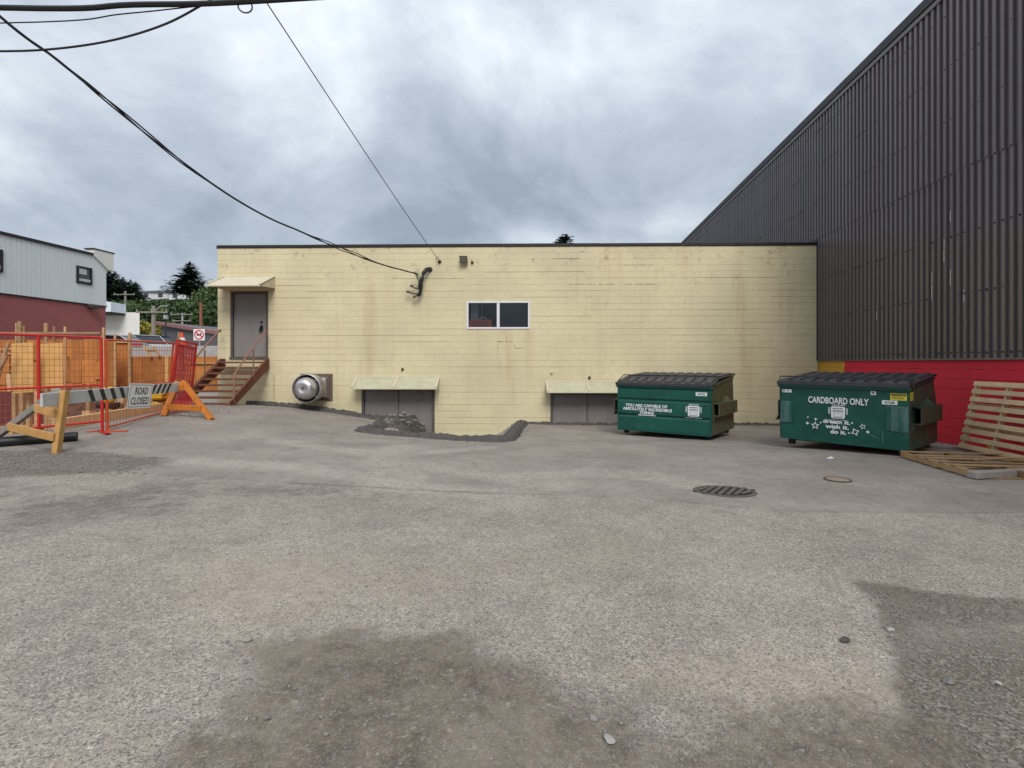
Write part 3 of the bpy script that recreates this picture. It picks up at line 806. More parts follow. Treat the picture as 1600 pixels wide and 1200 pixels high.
tag(arc.build('bent_hose', M['whitevinyl'], None, loc=(A0.x,A0.y,0), rz=WROT), 'pale curved hose inside the window above the orange notice', 'hose')

# awnings
def awning(nm, label, u0, u1, zt, outd, zf, bays, side, own=True):
    t = thing(nm, label, 'awning', (A0.x, A0.y, 0), WROT, None)
    def pt(u, f, lift=0): return (u, -.004 - f*outd, zt + (zf-zt)*f + lift)
    for k in range(bays):
        a_ = u0+(u1-u0)*k/bays; b_ = u0+(u1-u0)*(k+1)/bays; m_ = 18
        sh = MB(); vs = []; fs = []
        for i in range(m_+1):
            uu = a_+(b_-a_)*i/m_; w_ = .006*math.sin(i*math.pi)+.005*(i%2)
            vs += [pt(uu,0,w_), pt(uu,1,w_), pt(uu,0,w_-.006), pt(uu,1,w_-.006)]
        for i in range(m_):
            q = i*4
            fs += [(q,q+1,q+5,q+4),(q+2,q+6,q+7,q+3),(q+1,q+3,q+7,q+5),(q,q+4,q+6,q+2)]
        sh.add(vs, fs).build('sheet', M['awnsheet'] if not side else M['awncream'], t)
    for k in range(bays+1):
        uu = min(u1-.03, max(u0+.03, u0+(u1-u0)*k/bays))
        MB().beam(pt(uu,0,.022), pt(uu,1,.022), .055, .02).build('rafter', M['awncream'], t)
    MB().beam(pt(u0,1,-.02), pt(u1,1,-.02), .03, .05).build('front_bar', M['awncream'], t)
    MB().beam(pt(u0,0,.012), pt(u1,0,.012), .03, .05).build('wall_bar', M['awncream'], t)
    for uu in (u0+.012, u1-.012):
        zl = zf - .02 if not side else zt-.36
        if side: MB().add([pt(uu,0,-.012), pt(uu,1,-.03), (uu,-.006,zl), (uu+.008,-.006,zl), (uu+.008,pt(uu,1)[1],pt(uu,1,-.03)[2]), (uu+.008,-.006,pt(uu,0,-.012)[2])], [(0,1,2),(3,4,5),(0,2,3,5),(2,1,4,3)]).build('end_panel', M['awncream'], t)
        MB().tube([pt(uu,1,-.03), (uu,-.01,zl-.02)], .011, 6).build('brace', M['rail'] if side else M['awncream'], t)
    return t
au0 = wl_(348,434)[0]; au1 = wl_(430,434)[0]
awning('door_awning', 'cream sloping metal awning above the grey door at the top of the stairs', au0, au1, wl_(400,433)[1], .95, H+2.35, 1, True)
bu0, bz0 = wl_(556,590); bu1, _ = wl_(687,592)
awning('low_awning', 'cream framed low awning over the half buried double doors left of the window', bu0, bu1, bz0, .5, H-.775, 2, False)
cu0, cz0 = wl_(853,597); cu1, _ = wl_(982,597)
awning('low_awning', 'cream framed low awning over the grey double doors partly behind the left dumpster', cu0, cu1, cz0, .5, H-.88, 2, False)

# roof exhaust fan on the wall
fu0, fz1 = wl_(470,584); fu1, fz0 = wl_(520,626)
fan = thing('exhaust_fan', 'round spun metal exhaust fan on a square brown plate low on the yellow wall', 'exhaust fan', (A0.x, A0.y, 0), WROT)
fc = ((fu0+fu1)/2, 0, (fz0+fz1)/2)
MB().bbox((fu0,-.035,fz0),(fu1,-.004,fz1),.006).build('mounting_plate', M['plate'], fan)
MB().bbox((fu0+.08,-.10,fz0+.06),(fu1-.08,-.036,fz1-.06),.01).build('plate_rim', M['plate'], fan)
MB().bbox((fu0+.16,-.26,fz0+.12),(fu1-.13,-.1,fz1-.12),.02).build('curb_box', M['galv'], fan)
ax = (0,-1,0)
MB().lathe([(.30,.25),(.37,.29),(.40,.34),(.41,.36),(.41,.41),(.425,.42),(.425,.48),(.43,.49),(.43,.80),(.435,.815),(.42,.82),(.41,.80),(.40,.52),(.0,.50)], fc, ax, 40).build('housing', M['galv'], fan, smooth=True)
MB().lathe([(.412,.795),(.405,.55),(.0,.54)], fc, ax, 40).build('shroud_liner', M['black'], fan, smooth=True)
MB().lathe([(.34,.58),(.34,.84),(.33,.90),(.31,.93),(.305,.95),(.295,.99),(.26,1.05),(.18,1.085),(.12,1.085),(.10,1.075),(.0,1.07)], fc, ax, 40).build('motor_dome', M['galv'], fan, smooth=True)
for k in range(4):
    an = R(45+90*k); MB().beam((fc[0]+.3*math.cos(an),-.7,fc[2]+.3*math.sin(an)),(fc[0]+.415*math.cos(an),-.7,fc[2]+.415*math.sin(an)),.02,.05,up=(0,1,0)).build('strut', M['galv'], fan)
em = MB()
for (p, q) in (((-.05,.04),(.05,.05)),((.0,.045),(.0,-.07)),((-.03,.02),(-.05,-.03)),((.03,.03),(.045,-.01))):
    em.beam((fc[0]+p[0],-1.088,fc[2]+p[1]),(fc[0]+q[0],-1.088,fc[2]+q[1]),.012,.006,up=(0,1,0))
em.build('dome_emblem', M['polemetal'], fan)

# flood light, guy hook, wall plugs
lu, lz = wl_(725,407)
fld = thing('flood_light', 'small dark box flood light high on the yellow wall', 'light', (A0.x, A0.y, 0), WROT)
MB().add([(lu-.13,-.1,lz+.12),(lu+.11,-.1,lz+.12),(lu+.11,-.19,lz+.11),(lu-.13,-.19,lz+.11),(lu-.11,-.03,lz-.09),(lu+.13,-.03,lz-.09),(lu+.13,-.16,lz-.11),(lu-.11,-.16,lz-.11)],
         [(0,1,2,3),(4,7,6,5),(0,4,5,1),(2,6,7,3),(0,3,7,4),(1,5,6,2)]).build('housing', M['lampbody'], fld, fix=True)
MB().add([(lu-.115,-.1925,lz+.095),(lu+.095,-.1925,lz+.095),(lu+.115,-.1645,lz-.095),(lu-.095,-.1645,lz-.095)],[(0,3,2,1)]).build('lens', M['lens'], fld)
MB().box((lu-.03,-.1,lz+.02),(lu+.03,-.003,lz+.1)).build('bracket', M['lampbody'], fld)
hk_u, hk_z = wl_(687,409)
hk = thing('guy_hook', 'small rusty eye hook holding the thin wire on the yellow wall', 'hook', (A0.x, A0.y, 0), WROT)
MB().lathe([(.06,.0),(.06,.015),(.02,.03),(.02,.09),(0,.09)], (hk_u,-.003,hk_z), ax, 12).build('eye_bolt', M['lampbody'], hk)
MB().tube([(hk_u-.03+.05*math.cos(t)-.03, -.06, hk_z+.06+.09*math.sin(t)) for t in np.linspace(0,5.6,14)], .006, 5).build('wire_loop', M['polemetal'], hk)
for (px_, py_, lb) in ((738,410,'small dark pipe stub beside the flood light'), (862,582,'small pale pipe stub above the awning by the dumpster'), (921,590,'dark empty hole fitting above the right low awning'), (629,577,'small rusty bolt stub above the left low awning')):
    uu, zz = wl_(px_, py_)
    tag(MB().lathe([(.045,0),(.045,.02),(.028,.025),(.028,.07),(.0,.07)], (uu,-.002,zz), ax, 12).build('pipe_stub', M['lampbody'] if px_ != 862 else M['awncream'], None, loc=(A0.x,A0.y,0), rz=WROT), lb, 'pipe stub')

# service weatherhead: bundle of black cables coming out of the wall
def wpt(px_, py_, o_=0.0):
    uu, zz = wl_(px_, py_, o_); return Vector((uu, -o_, zz))
wh = thing('cable_weatherhead', 'hooked bundle of thick black service cables sticking out of the yellow wall', 'cable bundle', (A0.x, A0.y, 0), WROT)
for k in range(7):
    j = lambda s=.05: Vector((brg.uniform(-s,s), brg.uniform(-s,s), brg.uniform(-s,s)))
    MB().tube(catm([tuple(v) for v in (wpt(672,421,.0)+j(.012), wpt(668,420.5,.14)+j(.03), wpt(662,425,.22)+j(), wpt(658,436,.25)+j(.06), wpt(657,448,.22)+j(.06), wpt(656,458,.2)+j(.03), wpt(652,462,.2)+j(.03))], 4), .034-.002*k, 7).build('conduit', M['black'] if k != 2 else M['polemetal'], wh, smooth=True)
for k in range(4):
    e_ = wpt(652,428,.28); g_ = wpt(656,436+5*k,.24)
    MB().tube(catm([tuple(e_+Vector((-.03*k,0,.02*k))), tuple(e_.lerp(g_,.4)+Vector((.02,0,.05-.05*k))), tuple(e_.lerp(g_,.8)+Vector((.05-.02*k,-.03,.02))), tuple(g_+Vector((.03,.03,-.05)))], 5), .012, 6).build('tail', M['polemetal'] if k == 1 else M['black'], wh, smooth=True)
for pts in ([(656,451),(648,450),(643,447)], [(656,459),(648,459),(644,458),(637,456)], [(656,461),(651,462),(647,464)]):
    MB().tube([wpt(x_, y_, .2) for x_, y_ in pts], .022, 6).build('cable_end', M['black'], wh, smooth=True)
    e0 = wpt(*pts[-1], .2)
    MB().tube([e0+Vector((.045,0,0)), e0-Vector((.035,0,-.01))], .042, 8).build('end_cap', M['plate'], wh)
MB().lathe([(.08,0),(.08,.02),(.06,.03),(.06,.08),(0,.08)], wpt(672,421), ax, 14).build('wall_collar', M['polemetal'], wh)

# ------------------------------------------------------------------ rusty stairs to the grey door
st_t = thing('steel_stairs', 'rusty brown steel stairs with two handrails up to the grey door', 'stairs', (A0.x, A0.y, 0), WROT)
su0 = o_door[0]-.17; su1 = o_door[1]+.03; ztop = o_door[2]-.055; OUT = 2.0
zbot = gz(*(Vector((A0.x,A0.y,0)) + WD*1.4 + Vector((WD.y,-WD.x,0))*OUT)[:2]) - .02
NS = 8
for uu in (su0, su1):
    s_ = MB(); dz_ = .13
    s_.prism([(-.02, ztop), (-.02, ztop-.30), (-OUT-.02, zbot), (-OUT-.30, zbot), (-OUT-.24, zbot+.14), (-.2, ztop+.0)], uu-.02, uu+.02, 'x')
    stg = s_.build('stringer', M['rust'], st_t, fix=True)
    fl_ = MB(); fl_.beam((uu+(.03 if uu == su0 else -.03)*-1, -.2, ztop+.004), (uu+(.03 if uu == su0 else -.03)*-1, -OUT-.24, zbot+.145), .055, .014).build('flange', M['rust'], stg)
for k in range(NS):
    f = (k+.35)/NS; yy = -.08-(OUT)*f; zz = ztop-.03-(ztop-zbot)*f
    MB().bbox((su0+.022,yy-.28,zz-.055),(su1-.022,yy-.01,zz),.006).build('tread', M['rust'], st_t)
for uu in (su0-.03, su1+.03):
    h0 = .92
    pts = [(uu,-OUT-.08,zbot+.08), (uu,-OUT-.08,zbot+h0*.92), (uu,-OUT+.0,zbot+h0+.02)]
    tp = (uu, -.30, ztop+h0-.06)
    MB().tube(pts + [(uu,-1.2,(zbot+h0+ztop+h0)/2-.03), tp], .026, 8).build('handrail', M['rail'], st_t, smooth=True)
    MB().tube([tp, (uu,-.22,ztop+h0-.03)], .042, 8).build('rail_end', M['rail'], st_t)
    MB().tube([(uu,-1.02,zbot+(ztop-zbot)*.5+.02), (uu,-1.02,zbot+(ztop-zbot)*.5+h0)], .022, 8).build('baluster', M['rail'], st_t)

# ------------------------------------------------------------------ dark corrugated building on the right
rb = thing('corrugated_building', 'tall dark brown corrugated metal building with red painted block base on the right', 'building', (CNR.x, CNR.y, 0), RROT)
M['corr'] = mat('dark_brown_steel_cladding', (.135,.116,.117), .33, .3, .16, .8, dirt=[((.165,.135,.125), .45, 1.2), ((.10,.085,.086), .4, .5)], streak=True, rnd=.05, spec=.5)
M['redblock'] = paint_mat('red_block_paint', (.66,.022,.050), (.48,.024,.036))
M['yelblock'] = paint_mat('bright_yellow_block_paint', (.58,.33,.045), (.36,.2,.03))
PITCH = .18; SW = PITCH*5
ZL, ZM, ZH = H+.085, H+3.9, H+7.85
def corr_mesh(h):
    vs = []; fs = []; pr = []
    for k in range(5):
        x_ = k*PITCH
        pr += [(x_,0),(x_+.055,0),(x_+.068,-.044),(x_+.142,-.044),(x_+.155,0)]
    pr.append((SW+.02,0))
    for (a, b_) in pr: vs += [(a,b_,0),(a,b_,h)]
    for i in range(len(pr)-1): fs.append((2*i,2*i+2,2*i+3,2*i+1))
    me = bpy.data.meshes.new('cladding_sheet'); me.from_pydata(vs, [], fs); me.materials.append(M['corr']); return me
lo, hi = corr_mesh(ZM-ZL), corr_mesh(ZH-ZM+.05)
for k in range(-46, 22):
    x_ = k*SW
    if k >= 0: inst('cladding_sheet', lo, rb, (x_, .004*(k%2), ZL))
    else: inst('cladding_sheet', lo, rb, (x_, .004*(k%2), ZL)) if k > -3 else None
    inst('cladding_sheet', hi, rb, (x_, -.006-.004*(k%2), ZM-.05))
XB, XN = -46*SW, 22*SW
body = MB().box((XB,.02,-1.5),(XN,16,ZH-.05)); body.build('wall_core', M['roofdeck'], rb)
for k in range(-46, 22, 4):
    MB().bbox((k*SW+.004,-.10,ZH-.14),((k+4)*SW-.004,.3,ZH+.10),.01).build('roof_trim', M['flash'], rb)
    MB().bbox((k*SW+.004,-.075,ZH-.26),((k+4)*SW-.004,-.045,ZH-.15),.004).build('trim_drip', M['corr'], rb)
MB().bbox((-.02,-.065,ZL+.0),(.07,.0,H+3.85),.006).build('corner_trim', M['flash'], rb)
for k in range(0, 22, 4): MB().bbox((k*SW+.004,-.055,ZL-.03),((k+4)*SW-.004,.01,ZL+.006),.004).build('base_trim', M['corr'], rb)
scr = MB()
for k in range(-160, 110):
    for zz in (ZL+.12, ZL+1.3, ZL+2.5, ZM-.03, ZM+1.1, ZM+2.2, ZM+3.3):
        if k < 0 and zz < H+3.7: continue
        if rng.random() < .25: continue
        xx = k*PITCH+.105; scr.box((xx-.011,-.060,zz-.011+rng.uniform(-.02,.02)),(xx+.011,-.044,zz+.011))
stuff(scr.build('cladding_screws', M['flash'], rb))
# painted scratches in the cladding
sc_m = MB()
for (xx, zz, ln) in ((5.55,H+2.9,.22),(5.45,H+2.1,.5),(5.05,H+1.35,.6),(5.6,H+1.6,.3),(6.0,H+1.2,.25),(3.1,H+1.1,.2)):
    kx = round(xx/PITCH)*PITCH+.10
    sc_m.box((kx-.009,-.0565,zz),(kx+.005,-.0535,zz+ln*.55)); sc_m.box((kx-.004,-.0565,zz+ln*.6),(kx+.007,-.0535,zz+ln))
sc_m.build('paint_scratch', M['stickw'], rb)
# block base: yellow strip then red
brr = random.Random(9); core = MB().box((-.05,.030,-1.0),(XN,.035,ZL)); core.build('mortar_face', M['redblock'], rb)
YEND = 1.55; cnt = 0; restr = MB(); bvar = {}
RB_L, RB_H = .45, .2
for c_ in range(10):
    z1 = ZL-.01-c_*RB_H; z0 = z1-RB_H; x_ = -.05 - (c_%2)*RB_L/2
    while x_ < 14:
        a_ = max(-.05, x_); b_ = x_+RB_L
        parts_ = [(a_, b_)]
        if a_ < YEND < b_: parts_ = [(a_, YEND), (YEND, b_)]
        for (p, q) in parts_:
            if q-p < .03: continue
            ml = M['yelblock'] if (q+p)/2 < YEND else M['redblock']
            L_ = q-p-.001; key = (round(L_,3), ml.name, brr.choice([.001,.002,.004,.007]))
            if key not in bvar:
                me = bpy.data.meshes.new('base_block'); vs, fs = block_mesh(L_, RB_H-key[2]); me.from_pydata(vs, [], fs); me.materials.append(ml); bvar[key] = me
            if z1 > -.6: inst('base_block', bvar[key], rb, (p, brr.uniform(.0,.004), z0)); cnt += 1
        x_ += RB_L
MB().box((6.55,-.012,.02),(6.78,.002,.16)).build('yellow_paint_patch', M['yelblock'], rb)

# ------------------------------------------------------------------ dumpsters
def dumpster(name, label, p_right, ang, W, D, hf, hr, bend, dtop, style):
    """local: x along the front, y to the back, origin at the front right foot"""
    t = thing(name, label, 'dumpster', (p_right.x, p_right.y, p_right.z), -ang)
    x0, x1 = -W, 0.0; zb_ = .11
    side_ = M['greenside2'] if style == 'a' else M['greenside']
    prof = [(.03,zb_),(.0,hf),(dtop,hr),(D,hr*.55),(D,zb_)] if style == 'b' else [(.03,zb_),(.0,hf),(bend[0],bend[1]-.05),(dtop,hr),(D,zb_)]
    bo = MB(); bo.prism(prof, x0+.012, x1-.012, 'x'); bo.build('body', M['green'], t, fix=True)
    for sx in (x0, x1):
        MB().prism([(a+.012 if a < .1 else a-.02, b+(.012 if b < .3 else -.02)) for a, b in prof], sx-.014 if sx else -.012, sx+.004 if sx else .004, 'x').build('side_panel', side_, t, fix=True)
    # rim
    rim = MB(); rim.bbox((x0-.03,-.045,hf-.07),(x1+.03,.02,hf-.005),.008); rim.build('front_rim', M['green'], t)
    for sx in (x0-.005, x1+.005):
        up = [(a, b) for a, b in prof[1:(3 if style == 'b' else 4)]]
        for (a, b), (c, d_) in zip(up[:-1], up[1:]):
            MB().beam((sx,a,b-.03),(sx,c,d_-.03),.05,.05).build('side_rim', M['undersd'] if style == 'b' else side_, t)
    # front panel detail
    if style == 'a':
        for (za_, zc_) in ((zb_+.01, zb_+.37), (zb_+.41, zb_+.765), (zb_+.805, hf-.075)):
            pr = [(.02,za_),(-.032,za_+.006),(-.032,zc_-.045),(.0,zc_),(.02,zc_)]
            MB().prism(pr, x0+.02, x1-.03, 'x').build('pressed_panel', M['green'], t, fix=True)
        for sx in (x0+.01, x1-.04): MB().bbox((sx,-.038,zb_),(sx+.03,.02,hf-.06),.005).build('corner_post', M['green'], t)
        MB().bbox((x0+.02,-.036,zb_-.02),(x1-.02,.05,zb_+.008),.005).build('bottom_channel', M['green'], t)
    else:
        for (sx, sw_) in ((x1-.34,.33),(x0+.01,.24)):
            MB().bbox((sx,.002,.44),(sx+sw_,.012,.86),.003).build('wear_plate', M['wearplate'], t)
        sc2 = MB()
        for (xa, za_, xb, zc_) in ((-.34,.87,-.01,.86),(-.27,.44,-.01,.43),(-.62,.36,-.45,.28),(-.40,.40,-.385,.20),(-2.02,.72,-1.93,.69),(-2.12,.86,-1.95,.85),(-1.55,.43,-1.47,.415)):
            sc2.beam((xa,-.0055+.03*(1-za_/hf),za_),(xb,-.0055+.03*(1-zc_/hf),zc_),.008,.004,up=(0,1,0),bev=False)
        stuff(sc2.build('scratches', M['worn'], t))
    # fork pockets
    for (sx, sg) in ((x1, 1), (x0, -1)):
        pw = .13 if style == 'b' else .14; pz0, pz1 = (.56,.86) if style == 'b' else (.56,.86); y0, y1 = (.20, D-.24) if style == 'b' else (.06, D-.24)
        a_, b_ = sx+sg*.003, sx+sg*pw
        pk = MB(); lo_, hi_ = min(a_,b_), max(a_,b_)
        pk.box((lo_,y0,pz1-.02),(hi_,y1,pz1)).box((lo_,y0,pz0),(hi_,y1,pz0+.02))
        ow = (b_-.02*sg, b_); pk.box((min(ow),y0,pz0+.02),(max(ow),y1,pz1-.02))
        pk.add([(a_,y0-.1,pz1),(b_,y0,pz1),(a_,y0,pz1)],[(0,1,2),(2,1,0)]) if style == 'b' else None
        pk.build('fork_pocket', side_ , t)
        MB().box((lo_+.005,y1-.45,pz0+.022),(hi_-.022,y1-.02,pz1-.022)).build('pocket_shade', M['undersd'], t)  # dark block put in as the shade inside the hollow pocket
        gs = MB(); gs.add([(a_,y1-.1,pz1),(b_,y1-.5,pz1),(a_,y1-.5,pz1+.14),(a_,y1-.9,pz1)],[(0,1,2),(1,3,2),(0,2,3)]); gs.build('gusset', side_, t)
        MB().prism([(max(.03,y0-.12),pz0-.1),(y0-.0,pz0+.0),(y1,pz0+.0),(y1,pz0-.03)], lo_, lo_+.02, 'x').build('pocket_web', side_, t, fix=True)
    # feet
    for fx in (x0+.12, x1-.2):
        for fy in (.10, D-.22): MB().bbox((fx,fy,0),(fx+.1,fy+.12,zb_),.01).build('foot', M['undersd'], t)
    MB().box((x0+.06,.3,zb_-.05),(x1-.06,D-.3,zb_-.001)).build('skid', M['undersd'], t)
    # lids
    lw = W/2
    for k in range(2):
        a_ = x0-.03 + k*(lw+.03) ; b_ = a_+lw+.022
        pr = [(-.075,hf-.015),(-.07,hf+.05),(bend[0],bend[1]+.04),(dtop+.03,hr+.05)]
        lid = MB(); vs = []; fs = []
        for (y_, z_) in pr: vs += [(a_,y_,z_),(b_,y_,z_)]
        for i in range(3): fs.append((2*i,2*i+1,2*i+3,2*i+2))
        o_ = len(vs)
        for (y_, z_) in pr[1:]: vs += [(a_,y_,z_-.035),(b_,y_,z_-.035)]
        for i in range(2): fs.append((o_+2*i,o_+2*i+2,o_+2*i+3,o_+2*i+1))
        for s_ in (0,1):
            for i in range(1,3): fs.append((2*i+s_, 2*i+2+s_, o_+2*i+s_, o_+2*i-2+s_))
        lid.add(vs, fs); lo__ = lid.build('lid', M['blackpl'], t, fix=True)
        nr = 5
        for r_ in range(nr):
            cx = a_+(b_-a_)*(r_+.5)/nr; hw = (b_-a_)/nr*.36
            rb_ = MB()
            for (pa, pb, m1, m2) in ((pr[1],pr[2],.12,.10),(pr[2],pr[3],.06,.05)):
                dl_ = Vector((0,pb[0]-pa[0],pb[1]-pa[1])); n_ = Vector((0,-dl_.z,dl_.y)).normalized()
                q0 = Vector((0,pa[0],pa[1]))+dl_*m1; q1 = Vector((0,pb[0],pb[1]))-dl_*m2; e_ = .032
                b0 = [Vector((cx-hw,0,0))+q0, Vector((cx+hw,0,0))+q0, Vector((cx+hw,0,0))+q1, Vector((cx-hw,0,0))+q1]
                tin = [Vector((cx-hw+.02,0,0))+q0+dl_.normalized()*.02, Vector((cx+hw-.02,0,0))+q0+dl_.normalized()*.02, Vector((cx+hw-.02,0,0))+q1-dl_.normalized()*.02, Vector((cx-hw+.02,0,0))+q1-dl_.normalized()*.02]
                rb_.add(b0+[v+n_*e_ for v in tin], [(4,5,6,7),(0,1,5,4),(1,2,6,5),(2,3,7,6),(3,0,4,7)])
            rb_.build('lid_rib', M['blackpl'], lo__)
    by, bz = bend
    MB().tube([(x0-.05,-.02,hf+.02),(x0-.05,by-.04,bz+.085),(x1+.05,by-.04,bz+.085),(x1+.05,-.02,hf+.02)] if style == 'a' else
              [(x0-.05,.02,hf-.02),(x0-.05,.14,hf+.14),(x1+.05,.14,hf+.14),(x1+.05,.02,hf-.02)], .014, 6).build('lid_bar', M['polemetal'], t)
    MB().tube([(x0-.04,dtop+.04,hr+.03),(x1+.04,dtop+.04,hr+.03)], .025, 8).build('hinge_rod', M['undersd'], t)
    return t
def sticker(t, x, z, w, h, m, name='sticker', y=-.019):
    return MB().bbox((x-w/2,y-.002,z-h/2),(x+w/2,y+.001,z+h/2),.0008).build(name, m, t)
FR = (R(90),0,0)
def logo(t, x, z, s, y):
    """shield-like sign: rounded white plate with unreadable lines round it"""
    pr = [(-.5,.42),(-.42,.5),(.42,.5),(.5,.42),(.48,-.38),(.38,-.5),(-.38,-.5),(-.48,-.38)]
    p_ = MB().prism([(x+a*s, z+b*s*.92) for a, b in pr], y-.002, y, 'y').build('logo_plate', M['stickw'], t, fix=True)
    ln = MB()
    for row, (dz, hh) in enumerate(((.30,.09),(.12,.10))):
        xx = x-s*.36
        while xx < x+s*.34:
            w_ = s*rng.uniform(.04,.09); ln.box((xx,y-.004,z+dz*s-hh*s/2),(xx+w_,y-.0025,z+dz*s+hh*s/2*rng.uniform(.5,1))); xx += w_+s*.025
    ln.box((x-s*.30,y-.004,z-s*.06),(x+s*.30,y-.0025,z-s*.045)).box((x-s*.30,y-.004,z-s*.30),(x+s*.30,y-.0025,z-s*.285)).box((x-s*.31,y-.004,z-s*.29),(x-s*.295,y-.0025,z-s*.05)).box((x+s*.295,y-.004,z-s*.29),(x+s*.31,y-.0025,z-s*.05))
    xx = x-s*.34
    while xx < x+s*.32:
        w_ = s*rng.uniform(.03,.07); ln.box((xx,y-.004,z-s*.41),(xx+w_,y-.0025,z-s*.36)); xx += w_+s*.02
    stuff(ln.build('logo_print', M['ink'], p_))
    sd_ = MB()
    for sx in (-1,1):
        zz = z+s*.36
        while zz > z-s*.1:
            h_ = s*rng.uniform(.03,.06); sd_.box((x+sx*s*.62-s*.05,y-.002,zz-h_),(x+sx*s*.62+s*.05,y,zz)); zz -= h_+s*.02
    xx = x-s*.4
    while xx < x+s*.4:
        w_ = s*rng.uniform(.04,.09); sd_.box((xx,y-.002,z+s*.53),(xx+w_,y,z+s*.59)); xx += w_+s*.025
    sd_.box((x-s*.7,y-.002,z-s*.58),(x+s*.7,y,z-s*.56))
    stuff(sd_.build('logo_surround', M['stickw'], p_))
pl = gp(1113,689); WA, DA = 2.38, 1.85
da = dumpster('dumpster', 'green dumpster with pressed ribs and the motivational slogan in front of the yellow wall', pl, R(37.5), WA, DA, 1.25, 1.47, (.5,1.40), 1.72, 'a')
zc = .11
text_mesh('YOU ARE CAPABLE OF', 1.10, .075, 'lettering', M['stickw'], da, (-1.60,-.0335,.735), FR, bold=.03)
text_mesh('ABSOLUTELY INCREDIBLE', 1.28, .075, 'lettering', M['stickw'], da, (-1.58,-.0335,.645), FR, bold=.03)
text_mesh('THINGS', .38, .072, 'lettering', M['stickw'], da, (-1.58,-.0335,.56), FR, bold=.03)
tiny = MB(); xx = -1.80
while xx < -1.36:
    w_ = rng.uniform(.015,.035); tiny.box((xx,-.0345,.50-.013),(xx+w_,-.0325,.50+.013)); xx += w_+rng.choice([.008,.008,.025])
tiny.build('small_print', M['stickw'], da)
logo(da, -.42, .665, .28, -.0325)
s1 = sticker(da, -.24, 1.07, .26, .085, M['stickw'], 'number_plate', -.0325); text_mesh('4755', .17, .055, 'number', M['ink'], s1, (-.24,-.0348,1.07), FR, bold=.015)
pr_ = gp(1421,716)
db = dumpster('dumpster', 'green cardboard dumpster with stars and white lettering beside the red wall', pr_, R(51), 2.16, 1.78, 1.22, 1.37, (.5,1.28), 1.5, 'b')
def yb(z): return .03*(1-(z-.11)/1.09)-.004
lean = math.atan(.03/1.09)
FB = (R(90)-lean,0,0)
text_mesh('CARDBOARD ONLY', 1.02, .125, 'lettering', M['stickw'], db, (-1.11,yb(.92)-.008,.92), FB, bold=.022)
logo(db, -1.10, .70, .245, yb(.70)-.010)
for txt, xx, zz, ww in (('dream it.', -1.13,.525,.46), ('wish it.', -1.12,.43,.40), ('do it.', -1.10,.335,.27)):
    text_mesh(txt, ww, .078, 'lettering', M['stickw'], db, (xx,yb(zz)-.008,zz), FB, bold=.035)
def star(t, x, z, r, n=5, inner=.45, hollow=True, rot=0.0):
    y = yb(z)-.009
    o_ = [(x+rr*math.cos(R(90)+rot+math.pi*k/n), z+rr*math.sin(R(90)+rot+math.pi*k/n)) for k in range(2*n) for rr in [r if k%2 == 0 else r*inner]]
    m_ = MB()
    if hollow:
        i_ = [(x+(a-x)*.62, z+(b-z)*.62) for a, b in o_]; c_ = 2*n
        vs = [(a,y,b) for a, b in o_+i_]; fs = [(k,(k+1)%c_,c_+(k+1)%c_,c_+k) for k in range(c_)]
        vs2 = [(a,y+.003,b) for a, b in o_+i_]; m_.add(vs+vs2, fs+[tuple(q+2*c_ for q in f[::-1]) for f in fs])
    else: m_.prism(o_, y, y+.003, 'y')
    m_.build('star', M['stickw'], t)
star(db,-1.50,.42,.082); star(db,-.70,.475,.058,rot=.3); star(db,-.82,.365,.075,4,.5,rot=.45)
for (a, b, r_) in ((-1.63,.57,.02),(-1.49,.545,.03),(-1.64,.455,.035),(-1.40,.485,.02),(-.87,.525,.022),(-.62,.385,.035),(-.92,.335,.022)): star(db, a, b, r_, 4, .5, False)
sticker(db,-2.02,1.07,.18,.06,M['stickw'],'sticker',yb(1.07)-.004); sticker(db,-.53,1.09,.085,.065,M['stickw'],'sticker',yb(1.09)-.004)
bb = MB()
for (xx, zz, w_, h_) in ((-2.08,1.07,.03,.03),(-2.0,1.07,.05,.012),(-.545,1.095,.018,.03),(-.52,1.095,.02,.03)): bb.box((xx-w_/2,yb(zz)-.0085,zz-h_/2),(xx+w_/2,yb(zz)-.006,zz+h_/2))
bb.build('sticker_print', M['ink'], db)
s2 = sticker(db,-.285,.935,.23,.075,M['stickw'],'number_plate',yb(.935)-.004); text_mesh('4768', .15, .045, 'number', M['ink'], s2, (-.285,yb(.935)-.0065,.935), FB, bold=.015)
s3 = sticker(db,-.155,1.04,.24,.12,M['sticky'],'warning_sticker',yb(1.04)-.004)
wp = MB(); xx = -.26
while xx < -.06:
    w_ = rng.uniform(.012,.03); wp.box((xx,yb(1.075)-.0085,1.06),(xx+w_,yb(1.075)-.006,1.09)); xx += w_+.006
for zz in (1.04,1.023,1.005): wp.box((-.25,yb(zz)-.0085,zz-.003),(-.07,yb(zz)-.006,zz+.003))
wp.build('warning_print', M['ink'], s3)
s4 = MB().box((.004,.03,.98),(.0065,.19,1.12)).build('warning_sticker', M['sticky'], db)
wq = MB()
for zz in (1.09,1.06,1.035,1.01): wq.box((.0066,.05,zz-.006),(.008,.05+rng.uniform(.07,.12),zz+.004))
wq.build('warning_print', M['ink'], s4)

